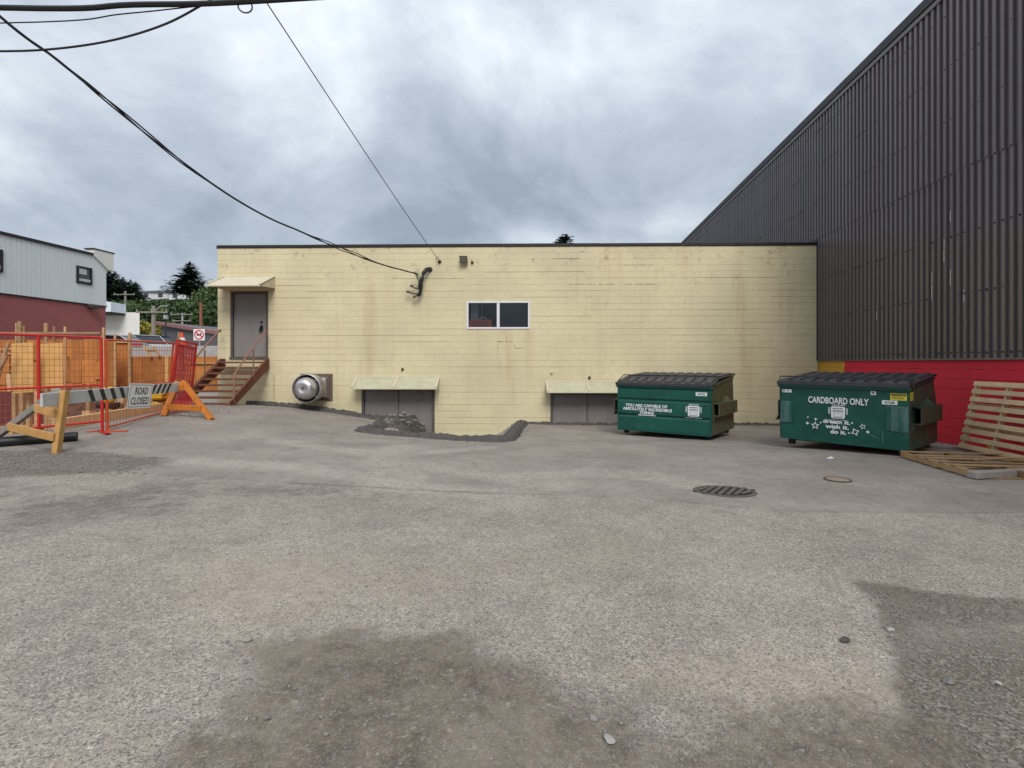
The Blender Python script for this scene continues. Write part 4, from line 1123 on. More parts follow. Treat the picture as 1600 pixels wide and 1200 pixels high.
# ------------------------------------------------------------------ pallets
def pallet(name, label, L, Wd, nslat, group=None):
    """local: slats run along x (L), spaced along y (Wd); z up from the underside"""
    t = thing(name, label, 'pallet')
    for x_ in (.02, L/2-.02, L-.06):
        MB().bbox((x_,0,.018),(x_+.04,Wd,.105),.004).build('stringer', M['palepine'], t)
    for k in range(nslat):
        y_ = (Wd-.085)*k/(nslat-1)
        MB().bbox((0,y_,.1055),(L,y_+.085,.124),.003).build('slat', M['palepine'], t)
    for k in range(4):
        y_ = (Wd-.085)*k/3
        MB().bbox((0,y_,0),(L,y_+.085,.0175),.003).build('bottom_slat', M['palepine'], t)
    return t
# standing pallet leaning on the red wall
ps = pallet('pallet', 'pale wooden pallet standing on edge against the red wall', 1.45, 1.26, 9)
pb = gp(1506,703); ln_ = R(13)
xa = RDIR.copy(); ya = Vector((math.sin(ln_)*.998, 0, math.cos(ln_))); ya = (ya - xa*ya.dot(xa)).normalized(); za_ = xa.cross(ya)
if za_.x > 0: za_ = -za_; 
Mx = Matrix((xa, ya, xa.cross(ya))).transposed().to_4x4(); Mx.translation = Vector((8.42, 9.76, gz(8.25,9.2)+.03))
ps.matrix_world = Mx
# lying pallet, weathered, boards missing
pf = thing('broken_pallet', 'weathered wooden pallet with missing boards lying flat beside the cardboard dumpster', 'pallet')
q1 = gp(1407,716); q2 = gp(1518,748); e1 = (q2-q1); L1 = e1.length; ang1 = math.atan2(e1.y, e1.x)
pf.location = (q1.x, q1.y, q1.z+.004); pf.rotation_euler = (0, math.asin(-(q2.z-q1.z)/L1), ang1)
M['oldpine'] = mat('old_pallet_wood', (.33,.205,.10), .8, 0, .25, 5, .3, 50, dirt=((.15,.095,.055), .5, 4), rnd=.25)
Wp = 1.5
for y_ in (.0, .66, 1.40): MB().bbox((0,y_,.02),(L1,y_+.045,.11),.004).build('stringer', M['oldpine'], pf)
for (x_, skew) in ((.02,.0),(.42,.05),(.68,-.04),(1.02,.02),(1.30,-.03)):
    if x_ < L1-.08: MB().beam((x_+.05,-.02,.121),(x_+.05+skew,Wp-.02,.121),.085,.018).build('slat', M['oldpine'], pf)
for x_ in (.01, L1*.5, L1-.1): MB().bbox((x_,0,.0),(x_+.09,Wp-.03,.0185),.003).build('bottom_slat', M['oldpine'], pf)
MB().beam((.9,.55,.139),(.62,1.25,.142),.08,.016).build('loose_slat', M['oldpine'], pf)
gb0 = gp(1524,750); gb1 = gp(1640,742)
tag(MB().beam(gb0+Vector((0,.06,.055)), gb1+Vector((.25,.06,.055)), .14, .09).build('grey_timber', M['greywood']), 'weathered grey timber lying in front of the broken pallet', 'timber')
dbp = gp(1480,699)
tag(MB().beam((8.15,10.35,gz(8.15,10.35)+.03),(8.75,9.75,gz(8.75,9.75)+.03),.12,.05).build('scrap_board', M['greywood']), 'dark scrap board lying on the ground between dumpster and red wall', 'board')

def gzz(x, y): return float(ground_z(np.array([[x]]), np.array([[y]]))[0,0])
# ------------------------------------------------------------------ covers in the asphalt
cg = gp(1132,768)
cb = thing('catch_basin', 'sunken iron catch basin grate with slanted slots in the asphalt', 'drain', (cg.x, cg.y, cg.z), R(-14))
def zloc(x, y):
    c_, s_ = math.cos(R(-14)), math.sin(R(-14)); return gz(cg.x+x*c_-y*s_, cg.y+x*s_+y*c_)-cg.z
fr_ = MB()
n_ = 30; vs = []; fs = []
for k in range(n_):
    an = 2*math.pi*k/n_; ca, sa = math.cos(an), math.sin(an)
    for (r_, dz) in ((1.0,.004),(.93,.016),(.86,.012),(.84,-.0)):
        rx, ry = .385*r_, .30*r_; vs.append((rx*ca, ry*sa, zloc(rx*ca, ry*sa)+dz))
for k in range(n_):
    for j in range(3): a_ = k*4+j; b_ = ((k+1)%n_)*4+j; fs.append((a_, b_, b_+1, a_+1))
fr_.add(vs, fs).build('frame_ring', M['iron'], cb, smooth=True)
MB().prism([(.335*math.cos(2*math.pi*k/24), .26*math.sin(2*math.pi*k/24)) for k in range(24)], .004, .0085, 'z').build('sump_dark', M['black'], cb)  # flat black disc, its colour stands in for the shade under the grate
for k in range(7):
    x_ = -.28+k*.093; hl = .25*math.sqrt(max(.02, 1-(x_/.335)**2))
    MB().beam((x_-.09,-hl*.95,.016),(x_+.09,hl*.95,.016),.05,.016).build('grate_bar', M['iron'], cb)
vg = gp(1309,750)
vc = thing('valve_cover', 'small round pale iron valve cover set in the asphalt near the dumpster', 'valve cover', (vg.x, vg.y, gzz(vg.x, vg.y)+.004))
MB().lathe([(.17,-.02),(.17,.010),(.15,.012),(.145,.004)], (0,0,0), (0,0,1), 24).build('ring', M['iron'], vc)
MB().lathe([(.143,-.02),(.143,.007),(.0,.009)], (0,0,0), (0,0,1), 24).build('lid', M['ironpale'], vc)

# ------------------------------------------------------------------ rubble in the well
rub = MB(); R_ = 34; vs = []; fs = []
cxm, cym = -2.75, 15.0
gxs = np.linspace(-4.1,-1.15,46); gys = np.linspace(13.7,16.60,40)
GX, GY = np.meshgrid(gxs, gys)
el = np.sqrt(((GX+2.75)/1.35)**2 + ((GY-15.35)/1.25)**2)
ridge = np.clip(1-el, 0, 1)**.8
GZ = ground_z(GX, GY) + ridge*.72*(.7+.9*(fbm(GX,GY,2.2,41,4)-.4)) + (fbm(GX,GY,7,47,3)-.45)*.30*np.clip(ridge*3,0,1) - .05
for j in range(40):
    for i in range(46): vs.append((GX[j,i], GY[j,i], GZ[j,i]))
for j in range(39):
    for i in range(45): a_ = j*46+i; fs.append((a_, a_+1, a_+47, a_+46))
rb_o = MB().add(vs, fs).build('rubble_mound', M['debris'], smooth=True); stuff(rb_o)
rb_o['label'] = 'dark mound of broken asphalt and soil by the buried doors'; rb_o['category'] = 'rubble'
def rock(seed, r, flat=.6):
    import bmesh
    rr = random.Random(seed); bm = bmesh.new(); bmesh.ops.create_icosphere(bm, subdivisions=2, radius=1)
    pl_ = [(Vector((rr.gauss(0,1), rr.gauss(0,1), rr.gauss(0,1))).normalized(), rr.uniform(.55,.85)) for _ in range(9)]
    for v in bm.verts:
        for n_, d_ in pl_:
            k = v.co.dot(n_)
            if k > d_: v.co -= n_*(k-d_)
        v.co = Vector((v.co.x*r, v.co.y*r*.8, v.co.z*r*flat))
    vs = [tuple(v.co) for v in bm.verts]; fs = [tuple(q.index for q in f.verts) for f in bm.faces]; bm.free(); return vs, fs
rkm = [rock(k, 1.0) for k in range(8)]
def gzz(x, y): return float(ground_z(np.array([[x]]), np.array([[y]]))[0,0])
for i, (px_, py_, d_, r_, lb) in enumerate(((683,670,14.6,.16,'pale broken rock at the right foot of the rubble mound'), (676,674,14.3,.13,'dark broken rock in front of the rubble mound'), (690,673,14.4,.14,'brown broken rock at the outer edge of the rubble mound'), (667,655,14.9,.17,'dark asphalt chunk on top of the rubble mound'))):
    p_ = P(px_, py_, d_); vs, fs = rkm[i]; p_.z = float(np.interp(p_.x, gxs, GZ[min(39, max(0, int((p_.y-13.7)/2.9*39)))]))+r_*.25
    tag(MB().add([(v[0]*r_*1.3, v[1]*r_, v[2]*r_*1.2) for v in vs], fs).build('broken_rock', M['stonewhite'] if i in (0,) else M['debris'], loc=p_), lb, 'rock', None)
pw_ = MB(); 
for _ in range(160):
    x_ = rng.uniform(-2.75,-1.95); y_ = rng.uniform(14.2,15.2); z_ = float(np.interp(x_, gxs, GZ[int((y_-13.7)/2.9*39)]))
    a_ = rng.uniform(0,6.28); s_ = rng.uniform(.02,.06); h_ = rng.uniform(.03,.14)
    pw_.add([(x_,y_,z_+h_*.4),(x_+s_*math.cos(a_),y_+s_*math.sin(a_),z_+h_),(x_+s_*1.2*math.cos(a_+.8),y_+s_*math.sin(a_+.8),z_+h_*.8)],[(0,1,2)])
w_o = stuff(pw_.build('weeds', M['weed'])); w_o['label'] = 'small yellow green weeds growing on the rubble mound'; w_o['category'] = 'weeds'

ps0 = gp(1297,716)
tag(MB().add([(-.05,-.03,.006),(.06,-.02,.012),(.045,.04,.03),(-.04,.035,.008),(-.05,-.03,.003),(.06,-.02,.009),(.045,.04,.027),(-.04,.035,.005)],[(0,1,2,3),(7,6,5,4),(0,4,5,1),(1,5,6,2),(2,6,7,3),(3,7,4,0)]).build('paper_scrap', M['stickw'], loc=(ps0.x, ps0.y, gzz(ps0.x, ps0.y))), 'small white paper scrap on the asphalt in front of the cardboard dumpster', 'paper')
# loose stones on the asphalt
peb = MB()
def put_stone(mb, x, y, r, k):
    vs, fs = pebm[k % len(pebm)]; a_ = rng.uniform(0,6.28); c_, s_ = math.cos(a_), math.sin(a_); z_ = gzz(x, y)
    mb.add([(x+(v[0]*c_-v[1]*s_)*r, y+(v[0]*s_+v[1]*c_)*r, z_+v[2]*r+r*.25) for v in vs], fs)
import bmesh as _bm
def pebble(seed):
    rr = random.Random(seed); bm = _bm.new(); _bm.ops.create_icosphere(bm, subdivisions=1, radius=1)
    for v in bm.verts: v.co = Vector((v.co.x*rr.uniform(.7,1.2), v.co.y*rr.uniform(.6,1.0), v.co.z*rr.uniform(.4,.7)))
    vs = [tuple(v.co) for v in bm.verts]; fs = [tuple(q.index for q in f.verts) for f in bm.faces]; bm.free(); return vs, fs
pebm = [pebble(k) for k in range(12)]
def scatter(poly, n, r0, r1, seed):
    rr = random.Random(seed); xs_ = [p[0] for p in poly]; ys_ = [p[1] for p in poly]; pts = []
    while len(pts) < n:
        px_ = np.array([rr.uniform(min(xs_), max(xs_)) for _ in range(n)]); py_ = np.array([rr.uniform(min(ys_), max(ys_)) for _ in range(n)])
        ok = polysd(px_, py_, poly) < 0; pts += list(zip(px_[ok], py_[ok]))
    for (x_, y_) in pts[:n]:
        put_stone(peb, x_, y_, r0*(r1/r0)**(rr.random()**2.2), rr.randint(0, 11))
scatter(gpoly([(330,1000),(800,1020),(1100,1100),(1400,1150),(1500,1250),(250,1250)]), 700, .004, .016, 1)
scatter(gpoly([(1340,915),(1600,940),(1700,1250),(1440,1250),(1440,1120)]), 650, .004, .016, 2)
scatter(gpoly([(0,800),(1600,820),(1700,1250),(-100,1250)]), 900, .004, .011, 3)
scatter(gpoly([(0,705),(250,715),(240,740),(0,745)]), 400, .008, .03, 4)
mst = MB(); mrr = random.Random(31)
for _ in range(420):
    a_ = mrr.uniform(0,6.28); k_ = mrr.random()**.6*1.15; x_ = -2.75+1.35*k_*math.cos(a_); y_ = 15.3+1.2*k_*math.sin(a_)
    if not (-4.05 < x_ < -1.2 and 13.75 < y_ < 16.5): continue
    j_ = (y_-13.7)/2.9*39; z_ = float(np.interp(x_, gxs, GZ[int(j_)])); r_ = .018*(6**(mrr.random()**2)); vs, fs = pebm[mrr.randint(0,11)]
    mst.add([(x_+v[0]*r_, y_+v[1]*r_, z_+v[2]*r_+r_*.2) for v in vs], fs)
mo_ = stuff(mst.build('rubble_stones', M['stone'])); mo_['label'] = 'loose stones and asphalt crumbs on the rubble mound'; mo_['category'] = 'rubble'
def crumbs(pts, n, w, seed):
    rr = random.Random(seed)
    for _ in range(n):
        i = rr.randint(0, len(pts)-2); t = rr.random(); x_ = pts[i][0]+(pts[i+1][0]-pts[i][0])*t+rr.gauss(0,w); y_ = pts[i][1]+(pts[i+1][1]-pts[i][1])*t+rr.gauss(0,w)
        put_stone(peb, x_, y_, .008*(4**(rr.random()**2)), rr.randint(0,11))
crumbs([(k1.x+.1,k1.y-.1),(k2.x,k2.y-.15),(k3.x+.2,k3.y)], 260, .16, 3)
crumbs([wline(1.05), wline(6.35)], 260, .16, 4); crumbs([wline(9.75), wline(18.9)], 260, .14, 6)
scatter(gpoly([(300,628),(372,634),(380,644),(290,650),(240,655)]), 300, .01, .035, 5)
po = stuff(peb.build('loose_gravel', M['stone'])); po['label'] = 'loose gravel scattered over the worn asphalt'; po['category'] = 'gravel'
for i, (px_, py_, r_, wm, lb) in enumerate(((952,1158,.034,1,'pale flat stone at the bottom edge right of centre'), (386,1124,.014,1,'small white stone in the brown mud patch, left of its larger neighbour'), (418,1123,.024,0,'grey stone beside the small white stone in the brown mud'), (386,1002,.032,0,'dark grey stone alone above the mud patch at left'), (1484,1067,.036,0,'grey stone on the dark patch at the right, the largest there'), (1559,1069,.026,0,'rounded stone near the right edge on the dark patch'), (926,1124,.026,0,'small brown stone above the pale flat stone'), (1320,1001,.036,2,'black asphalt lump beside the edge of the dark patch'), (1391,984,.028,1,'pale stone just inside the dark patch at right'), (650,1063,.02,0,'small grey stone at the upper right of the mud patch'))):
    g_ = gp(px_, py_); vs, fs = rkm[i%8]; z_ = gzz(g_.x, g_.y)
    tag(MB().add([(v[0]*r_, v[1]*r_, v[2]*r_*.8) for v in vs], fs).build('loose_stone', [M['stone'],M['stonewhite'],M['debris']][wm], loc=(g_.x, g_.y, z_+r_*.28), rz=rng.uniform(0,6)), lb, 'stone', 'loose stones on the asphalt')

# ------------------------------------------------------------------ road closed barricade
N_ = Vector((-7.22,8.40,H-.47)); F_ = Vector((-7.77,12.3,H-.46)); bd = (F_-N_).normalized(); bs = Vector((-bd.y, bd.x, 0)).normalized()  # bs points left
bar = thing('road_barricade', 'wooden road closed barricade with one bare and one orange trestle', 'barricade', ((N_.x+F_.x)/2, (N_.y+F_.y)/2, gz(-7.5,10.3)))
bar_inv = -bar.location
def bp_(v): return Vector(v)+bar_inv
p0 = N_-bd*.42; p1 = F_+bd*.12
face = -bs                                   # towards the camera
plk = MB().beam(bp_(p0+face*.0+Vector((0,0,-.10))), bp_(p1+Vector((0,0,-.10))), .04, .21).build('plank', M['plank'], bar)
def stripe(t, slant, w=.11):
    c_ = p0.lerp(p1, t)+face*.0215+Vector((0,0,-.10)); u_ = bd
    a_ = [c_+u_*(-w/2-slant)-Vector((0,0,.103)), c_+u_*(w/2-slant)-Vector((0,0,.103)), c_+u_*(w/2+slant)+Vector((0,0,.103)), c_+u_*(-w/2+slant)+Vector((0,0,.103))]
    MB().add([bp_(v) for v in a_]+[bp_(v-face*.001) for v in a_], [(0,1,2,3),(7,6,5,4),(0,4,5,1),(1,5,6,2),(2,6,7,3),(3,7,4,0)]).build('stripe', mat('dark_stripe_paint',(.02,.026,.024),.7,0,.3,14) if 'dark_stripe_paint' not in bpy.data.materials else bpy.data.materials['dark_stripe_paint'], plk, fix=True)
for t in (.255,.325,.392,.455): stripe(t, -.05, .12)
for t in (.705,.752,.797,.842): stripe(t, .09, .10)
gA = gp(88,709); gA2 = Vector((-9.05,9.05,gz(-9.05,9.05)))
gB = gp(331,656); gB2 = gp(256,650)
def leg(p, q, m, w=.09, d_=.09): MB().beam(bp_(p), bp_(q), w, d_, up=bd).build('leg', m, bar)
leg(gA+Vector((0,0,.0)), N_+face*.06+Vector((0,0,.03)), M['pine'], .08, .12)
leg(gA2, N_-face*.05+Vector((0,0,.02)), M['greywood'], .09, .12)
def rail_(p, q, p2, q2, f1, f2, m, off): 
    a_ = Vector(p).lerp(Vector(q), f1); b_ = Vector(p2).lerp(Vector(q2), f2); MB().beam(bp_(a_-bd*off), bp_(b_-bd*off), .035, .13).build('cross_rail', m, bar)
rail_(gA, N_, gA2, N_, .28, .36, M['pine'], .09); rail_(gA, N_, gA2, N_, .66, .72, M['pine'], .09)
leg(gB, F_+face*.05+Vector((0,0,.02)), M['orange'], .10, .12); leg(gB2, F_-face*.05+Vector((0,0,.02)), M['orange'], .12, .12)
rail_(gB, F_, gB2, F_, .30, .28, M['orange'], .08); rail_(gB, F_, gB2, F_, .86, .84, M['orange'], .08)
MB().add([bp_(v) for v in (gB.lerp(F_,.80)-bd*.075, gB2.lerp(F_,.78)-bd*.075, F_-bd*.075-face*.03, F_-bd*.075+face*.03)],[(0,1,2,3),(3,2,1,0)]).build('gusset', M['orange'], bar)
# sign
sg = thing('road_closed_sign', 'white ROAD CLOSED sign hung on the wooden barricade', 'sign', (0,0,0))
sc_ = P(200,617.5,10.2); tilt = R(4)
xs_ = bd.copy(); zs_ = Vector((0,0,1)); ys_ = zs_.cross(xs_).normalized()
if ys_.dot(face) > 0: ys_ = -ys_
xs_ = ys_.cross(zs_)                              # local x reads left to right seen from the camera (front is -y)
Ms = Matrix((xs_, ys_, zs_)).transposed().to_4x4()
lc = p0.lerp(p1,.585)+face*.034+Vector((0,0,-.2))
Ms.translation = lc
sg.matrix_world = Ms @ Matrix.Rotation(R(3),4,'Y') @ Matrix.Rotation(R(6),4,'X')
SWd, SHt = .84, .50
prr = []
for (cx_, cy_, a0) in ((SWd/2-.03,SHt/2-.03,0),(-SWd/2+.03,SHt/2-.03,90),(-SWd/2+.03,-SHt/2+.03,180),(SWd/2-.03,-SHt/2+.03,270)):
    for k in range(4): prr.append((cx_+.03*math.cos(R(a0+30*k)), cy_+.03*math.sin(R(a0+30*k))))
MB().prism(prr, -.004, 0, 'y').build('sign_plate', M['signw'], sg, fix=True)
bo_ = MB(); a_, b_ = SWd/2-.03, SHt/2-.028
for (p, q) in (((-a_,-b_),(a_,-b_+.008)),((-a_,b_-.008),(a_,b_)),((-a_,-b_+.008),(-a_+.008,b_-.008)),((a_-.008,-b_+.008),(a_,b_-.008))): bo_.box((p[0],-.0055,p[1]),(q[0],-.0035,q[1]))
bo_.build('sign_border', M['ink'], sg)
text_mesh('ROAD', .45, .145, 'lettering', M['ink'], sg, (0.02,-.0042,.10), FR, bold=.012)
text_mesh('CLOSED', .64, .145, 'lettering', M['ink'], sg, (0.0,-.0042,-.10), FR, bold=.012)

# black pipe
b0_ = gp(-60,703); b1_ = gp(121,689)
tag(MB().tube([b0_+Vector((0,0,.08)), b0_.lerp(b1_,.5)+Vector((0,0,.08)), b1_+Vector((0,0,.08))], .085, 14).build('black_pipe', M['black'], smooth=True), 'black plastic pipe lying behind the near trestle of the barricade', 'pipe')

# ------------------------------------------------------------------ temporary fence panels
def fence_panel(name, label, b0, b1, t0, t1, m, rails, posts, step, foot=True, wirem=None, wr=.0038, midrail=None):
    """panel between base points b0, b1 and top points t0, t1"""
    t = thing(name, label, 'fence panel', b0); O = Vector(b0)
    b0, b1, t0, t1 = [Vector(v)-O for v in (b0, b1, t0, t1)]
    def q(u, v): return b0.lerp(b1, u).lerp(t0.lerp(t1, u), v)
    for u in posts: MB().tube([q(u,0), q(u,1)], .026, 8).build('post', m, t)
    for v in rails: MB().tube([q(0,v), q(1,v)], .02, 8).build('rail', m, t)
    L_ = (b1-b0).length; hh = (t0-b0).length; wv = MB()
    for k in range(1, int(L_/step)): u = k*step/L_; wv.tube([q(u,rails[0]), q(u,1)], wr, 4, False)
    for k in range(1, int(hh/(step*1.6))): v = k*step*1.6/hh; wv.tube([q(0,v), q(1,v)], wr, 4, False)
    wv.build('wire_mesh', wirem or M['wire'], t)
    if foot:
        d_ = (b1-b0).normalized(); s_ = Vector((-d_.y, d_.x, 0))
        for u in (posts[0], posts[-1]): MB().bbox((-.04,-.35,0),(.04,.35,.025),.004).build('foot', m, t, loc=q(u,0)+Vector((0,0,.0)), rz=math.atan2(d_.y,d_.x))
    return t
fA = gp(160,676); fA.z = gz(fA.x, fA.y)
fT = P(158,527.5,fA.y); 
fdir = Vector((-.60,-.80,0)).normalized()
fB = fA+fdir*3.0; fB.z = gz(fB.x, fB.y)+.02
# fit the panel so that its top passes the left frame edge where the photo shows it
fTB = Vector((fB.x, fB.y, fT.z+.02))
fence_panel('fence_panel', 'nearest red wire mesh fence panel, left of the barricade', fB, fA, fTB, fT, M['redsteel'], (.12,.50,1.0), (0,.695,1), .072)
fC0 = fA+Vector((.02,.10,0)); fC1 = Vector((-8.25,12.55,gz(-8.25,12.55)-.05))
fence_panel('fence_panel', 'orange wire mesh fence panel behind the road closed sign', fC0, fC1, P(165,531,fC0.y), P(271,535.5,12.4), M['orsteel'], (.05,.45,1.0), (0,1), .11)
fD0 = P(264,633,12.75); fD1 = P(298,628,14.1)
pt_ = fence_panel('fence_panel', 'leaning red framed fence panel with pink safety net next to the stairs', fD0, fD1, P(277,531,12.8), P(307,537,14.1), M['redsteel'], (.05,.93,1.0), (0,1), .09, False, M['pinknet'], .006)
net = MB(); 
bq0, bq1, tq0, tq1 = [Vector(v)-fD0 for v in (fD0, fD1, P(277,531,12.8), P(307,537,14.1))]
for k in range(44):
    u = (k+.5)/44; a_ = bq0.lerp(bq1,u); b_ = tq0.lerp(tq1,u); net.tube([a_, a_.lerp(b_,.5)+Vector((.02*math.sin(k),.02,0)), a_.lerp(b_,.92)], .0042, 4, False)
for k in range(36):
    v = k/38; net.tube([bq0.lerp(tq0,v), bq1.lerp(tq1,v)], .0042, 4, False)
net.build('safety_net', M['pinknet'], pt_)
# low net sagging at the base of that panel
sn = MB()
for k in range(16):
    u = k/15; sn.tube([P(262+38*u,628-4*u,12.6+u), P(262+40*u,640-6*u,12.3+u)+Vector((.03*math.sin(3*k),0,0)), P(258+44*u,647-6*u,12.1+u)], .006, 4, False)
for k in range(8): v = k/7; sn.tube([P(262-3*v,629+17*v,12.6-.4*v), P(300+2*v,624+17*v,13.6-.4*v)], .006, 4, False)
tag(sn.build('safety_net_heap', M['pinknet']), 'crumpled pink safety net on the ground behind the orange trestle', 'net')

# ------------------------------------------------------------------ building site in the pit
PZ = gzz(-13, 14)
fwt = thing('formwork_wall', 'tall orange plywood formwork wall with raised studs on the building site', 'formwork', (-14.0,16.4,PZ)); fo = Vector((14.0,-16.4,-PZ))
DW = 16.4
def px_u(px_, d=DW): return (px_-800)/F*d
def pz(py_, d=DW): return H+(HOR-py_)/F*d
xs_e = [px_u(x) for x in (-120,-60,0,60,97,112,130,152,164,178)]
for k in range(len(xs_e)-1):
    MB().bbox((xs_e[k]+.004+fo.x,0-.006*(k%2),pz(606)-PZ if k > 2 else pz(612)-PZ),(xs_e[k+1]-.004+fo.x,.02,pz(530+.5*(k%3))-PZ),.003).build('plywood_sheet', M['ply'], fwt)
for (a_, b_, y0_, y1_) in ((97,112,563,597),(112,128,562,598),(129,152,562,600)):
    MB().bbox((px_u(a_)+fo.x,-.03,pz(y1_)-PZ),(px_u(b_)+fo.x,-.008,pz(y0_)-PZ),.003).build('plywood_patch', M['ply'], fwt)
fr2 = random.Random(8)
for k in range(16):
    a_ = fr2.uniform(-20,158); w_ = fr2.uniform(7,22); y0_ = fr2.choice([533,540,548,556,566]); h_ = fr2.uniform(8,38)
    MB().bbox((px_u(a_)+fo.x,-.036-.001*k,pz(min(604,y0_+h_))-PZ),(px_u(a_+w_)+fo.x,-.0305-.001*k,pz(y0_)-PZ),.002).build('plywood_patch', M['ply'], fwt)
for (x_, top, w_) in ((27,505,.05),(32,502,.11),(39,509,.07),(73,505,.11),(86,510,.05),(103,510.5,.06),(163,512,.07),(161,523,.04),(181,522,.06),(204,520,.07)):
    MB().bbox((px_u(x_)-w_/2+fo.x,-.052,.2),(px_u(x_)+w_/2+fo.x,-.0085,pz(top)-PZ),.004).build('stud', M['lumber'], fwt)
MB().bbox((px_u(-120)+fo.x,-.097,pz(522.3)-PZ),(px_u(160)+fo.x,-.0525,pz(519)-PZ),.004).build('top_rail', M['lumber'], fwt)
for yy in (545,552,570,580):
    MB().bbox((px_u(-120)+fo.x,-.05,pz(yy+2)-PZ),(px_u(22)+fo.x,-.008,pz(yy)-PZ),.004).build('waler', M['lumber'], fwt)
D2 = 17.3; fw2 = thing('low_formwork', 'low orange plywood formwork wall in front of the grey concrete wall', 'formwork', (-12,D2,PZ)); f2o = Vector((12,-D2,-PZ))
xe = [px_u(x,D2) for x in (176,200,222,243,257,263,269,286,306,324,345)]
for k in range(len(xe)-1):
    MB().bbox((xe[k]+.004+f2o.x,-.006*(k%2),pz(612,D2)-PZ),(xe[k+1]-.004+f2o.x,.02,pz(557 if k else 534,D2)-PZ),.003).build('plywood_sheet', M['ply'] if k not in (4,) else M['plylight'], fw2)
MB().bbox((px_u(178,D2)+f2o.x,-.06,pz(536,D2)-PZ),(px_u(206,D2)+f2o.x,-.01,pz(531.5,D2)-PZ),.004).build('top_rail', M['lumber'], fw2)
MB().bbox((px_u(203,D2)+f2o.x,-.10,pz(600,D2)-PZ),(px_u(208,D2)+f2o.x,-.061,pz(522,D2)-PZ),.004).build('stud', M['lumber'], fw2)
MB().bbox((px_u(282,D2)+f2o.x,-.06,pz(569,D2)-PZ),(px_u(338,D2)+f2o.x,-.01,pz(567,D2)-PZ),.004).build('waler', M['lumber'], fw2)
for (a, b) in (((226,541),(236,558)),((240,541),(249,557)),((231,548),(243,548))):
    MB().beam(P(a[0],a[1],D2-.1)+f2o+Vector((0,0,0)), P(b[0],b[1],D2-.1)+f2o, .06, .07).build('brace', M['lumber'], fw2)
D3 = 19.6
cw = MB().bbox((px_u(176,D3),D3,PZ),(px_u(352,D3),D3+.3,pz(540.5,D3)),.01).build('concrete_wall', M['concrete'])
tag(cw, 'pale grey new concrete foundation wall behind the low plywood', 'wall')
rd = MB(); 
rd.bbox((px_u(207,D3),D3-.06,pz(540,D3)),(px_u(223,D3),D3-.01,pz(536.5,D3)),.004)
tag(rd.build('red_form_board', M['redsteel']), 'short dark red board on top of the concrete wall', 'board')
# fresh plywood sheets in front
for (x0_, x1_, y0_, y1_, d_, lb) in ((18,52,536,614,13.0,'fresh yellow plywood sheet standing left of the red fence post'), (57,98,537,610,13.4,'fresh yellow plywood sheet standing right of the red fence post')):
    zb_ = PZ
    tag(MB().beam(P((x0_+x1_)/2,y1_,d_+.0), P((x0_+x1_)/2,y0_,d_+.1), (x1_-x0_)/F*d_, .02, up=(0,1,0)).build('plywood_sheet', M['plylight']), lb, 'plywood')
for i, (x_, lb) in enumerate(((24,'timber prop under the left fresh plywood sheet'), (46,'dark timber prop between the fresh plywood sheets'), (74,'timber prop under the right fresh plywood sheet'), (94,'outer timber prop under the right fresh plywood sheet'))):
    tag(MB().bbox((px_u(x_,13.35)-.045,13.3,PZ-.05),(px_u(x_,13.35)+.045,13.39,pz(606,13.3)),.004).build('timber_prop', M['lumber']), lb, 'timber')
# leaning boards and stacked lumber at far left
for i, (a, b, d_, lb) in enumerate(((( -6,600),(12,536),12.6,'leaning stud at the far left edge, tallest of the pair'), ((-4,580),(10,556),12.3,'short leaning stud at the far left edge'), ((16,612),(13,585),12.2,'pale upright stud under the left plywood sheet edge'))):
    tag(MB().beam(P(a[0],a[1],d_), P(b[0],b[1],d_+.15), .09, .05, up=(0,1,0)).build('leaning_stud', M['lumber']), lb, 'timber')
lrg = random.Random(4)
rows = 7; base_l = P(-20,668,12.6); base_l.z = PZ
for k in range(rows):
    z_ = PZ+.02+k*.16; nmx = ('bottom','second','third','fourth','fifth','sixth','top')[k]
    if z_ > H-.55: break
    tag(MB().bbox((-13.6+lrg.uniform(-.2,.2),11.75+.03*k,z_),(-11.15+lrg.uniform(-.25,.1),11.95+.03*k,z_+.12),.006).build('stacked_plank', M['lumber']), f'{nmx} plank of the lumber stack behind the red mesh at far left', 'plank', 'lumber stack behind the fence')
    if k: pass
# timbers along the edge of the pit
def timber(nm, a, b, w, h, m, lb): return tag(MB().beam(a, b, w, h).build(nm, m), lb, 'timber')
ta = P(96,664,9.95); tb = P(232,641,13.2); ta.z = gz(-8.55,10)+.10; tb.z = gz(-8.4,13)+.10
timber('edge_timber', Vector((-8.98,10.3,gz(-8.7,10.3)+.09)), Vector((-8.62,12.9,gz(-8.5,12.9)+.07)), .12, .22, M['lumber'], 'long pale timber lying on the pit edge behind the fence')
timber('leaning_beam', P(172,652,12.6), P(237,624,13.2), .10, .14, M['lumber'], 'short beam sloping up behind the road closed sign')
timber('pit_timber', Vector((-12.4,11.2,PZ+.6)), Vector((-9.5,12.3,PZ+.62)), .10, .12, M['lumber'], 'cross timber spanning the pit behind the barricade plank')
timber('pit_timber', Vector((-12.2,12.4,PZ+.55)), Vector((-9.3,13.1,PZ+.75)), .09, .14, M['lumber'], 'second cross timber further back in the pit')
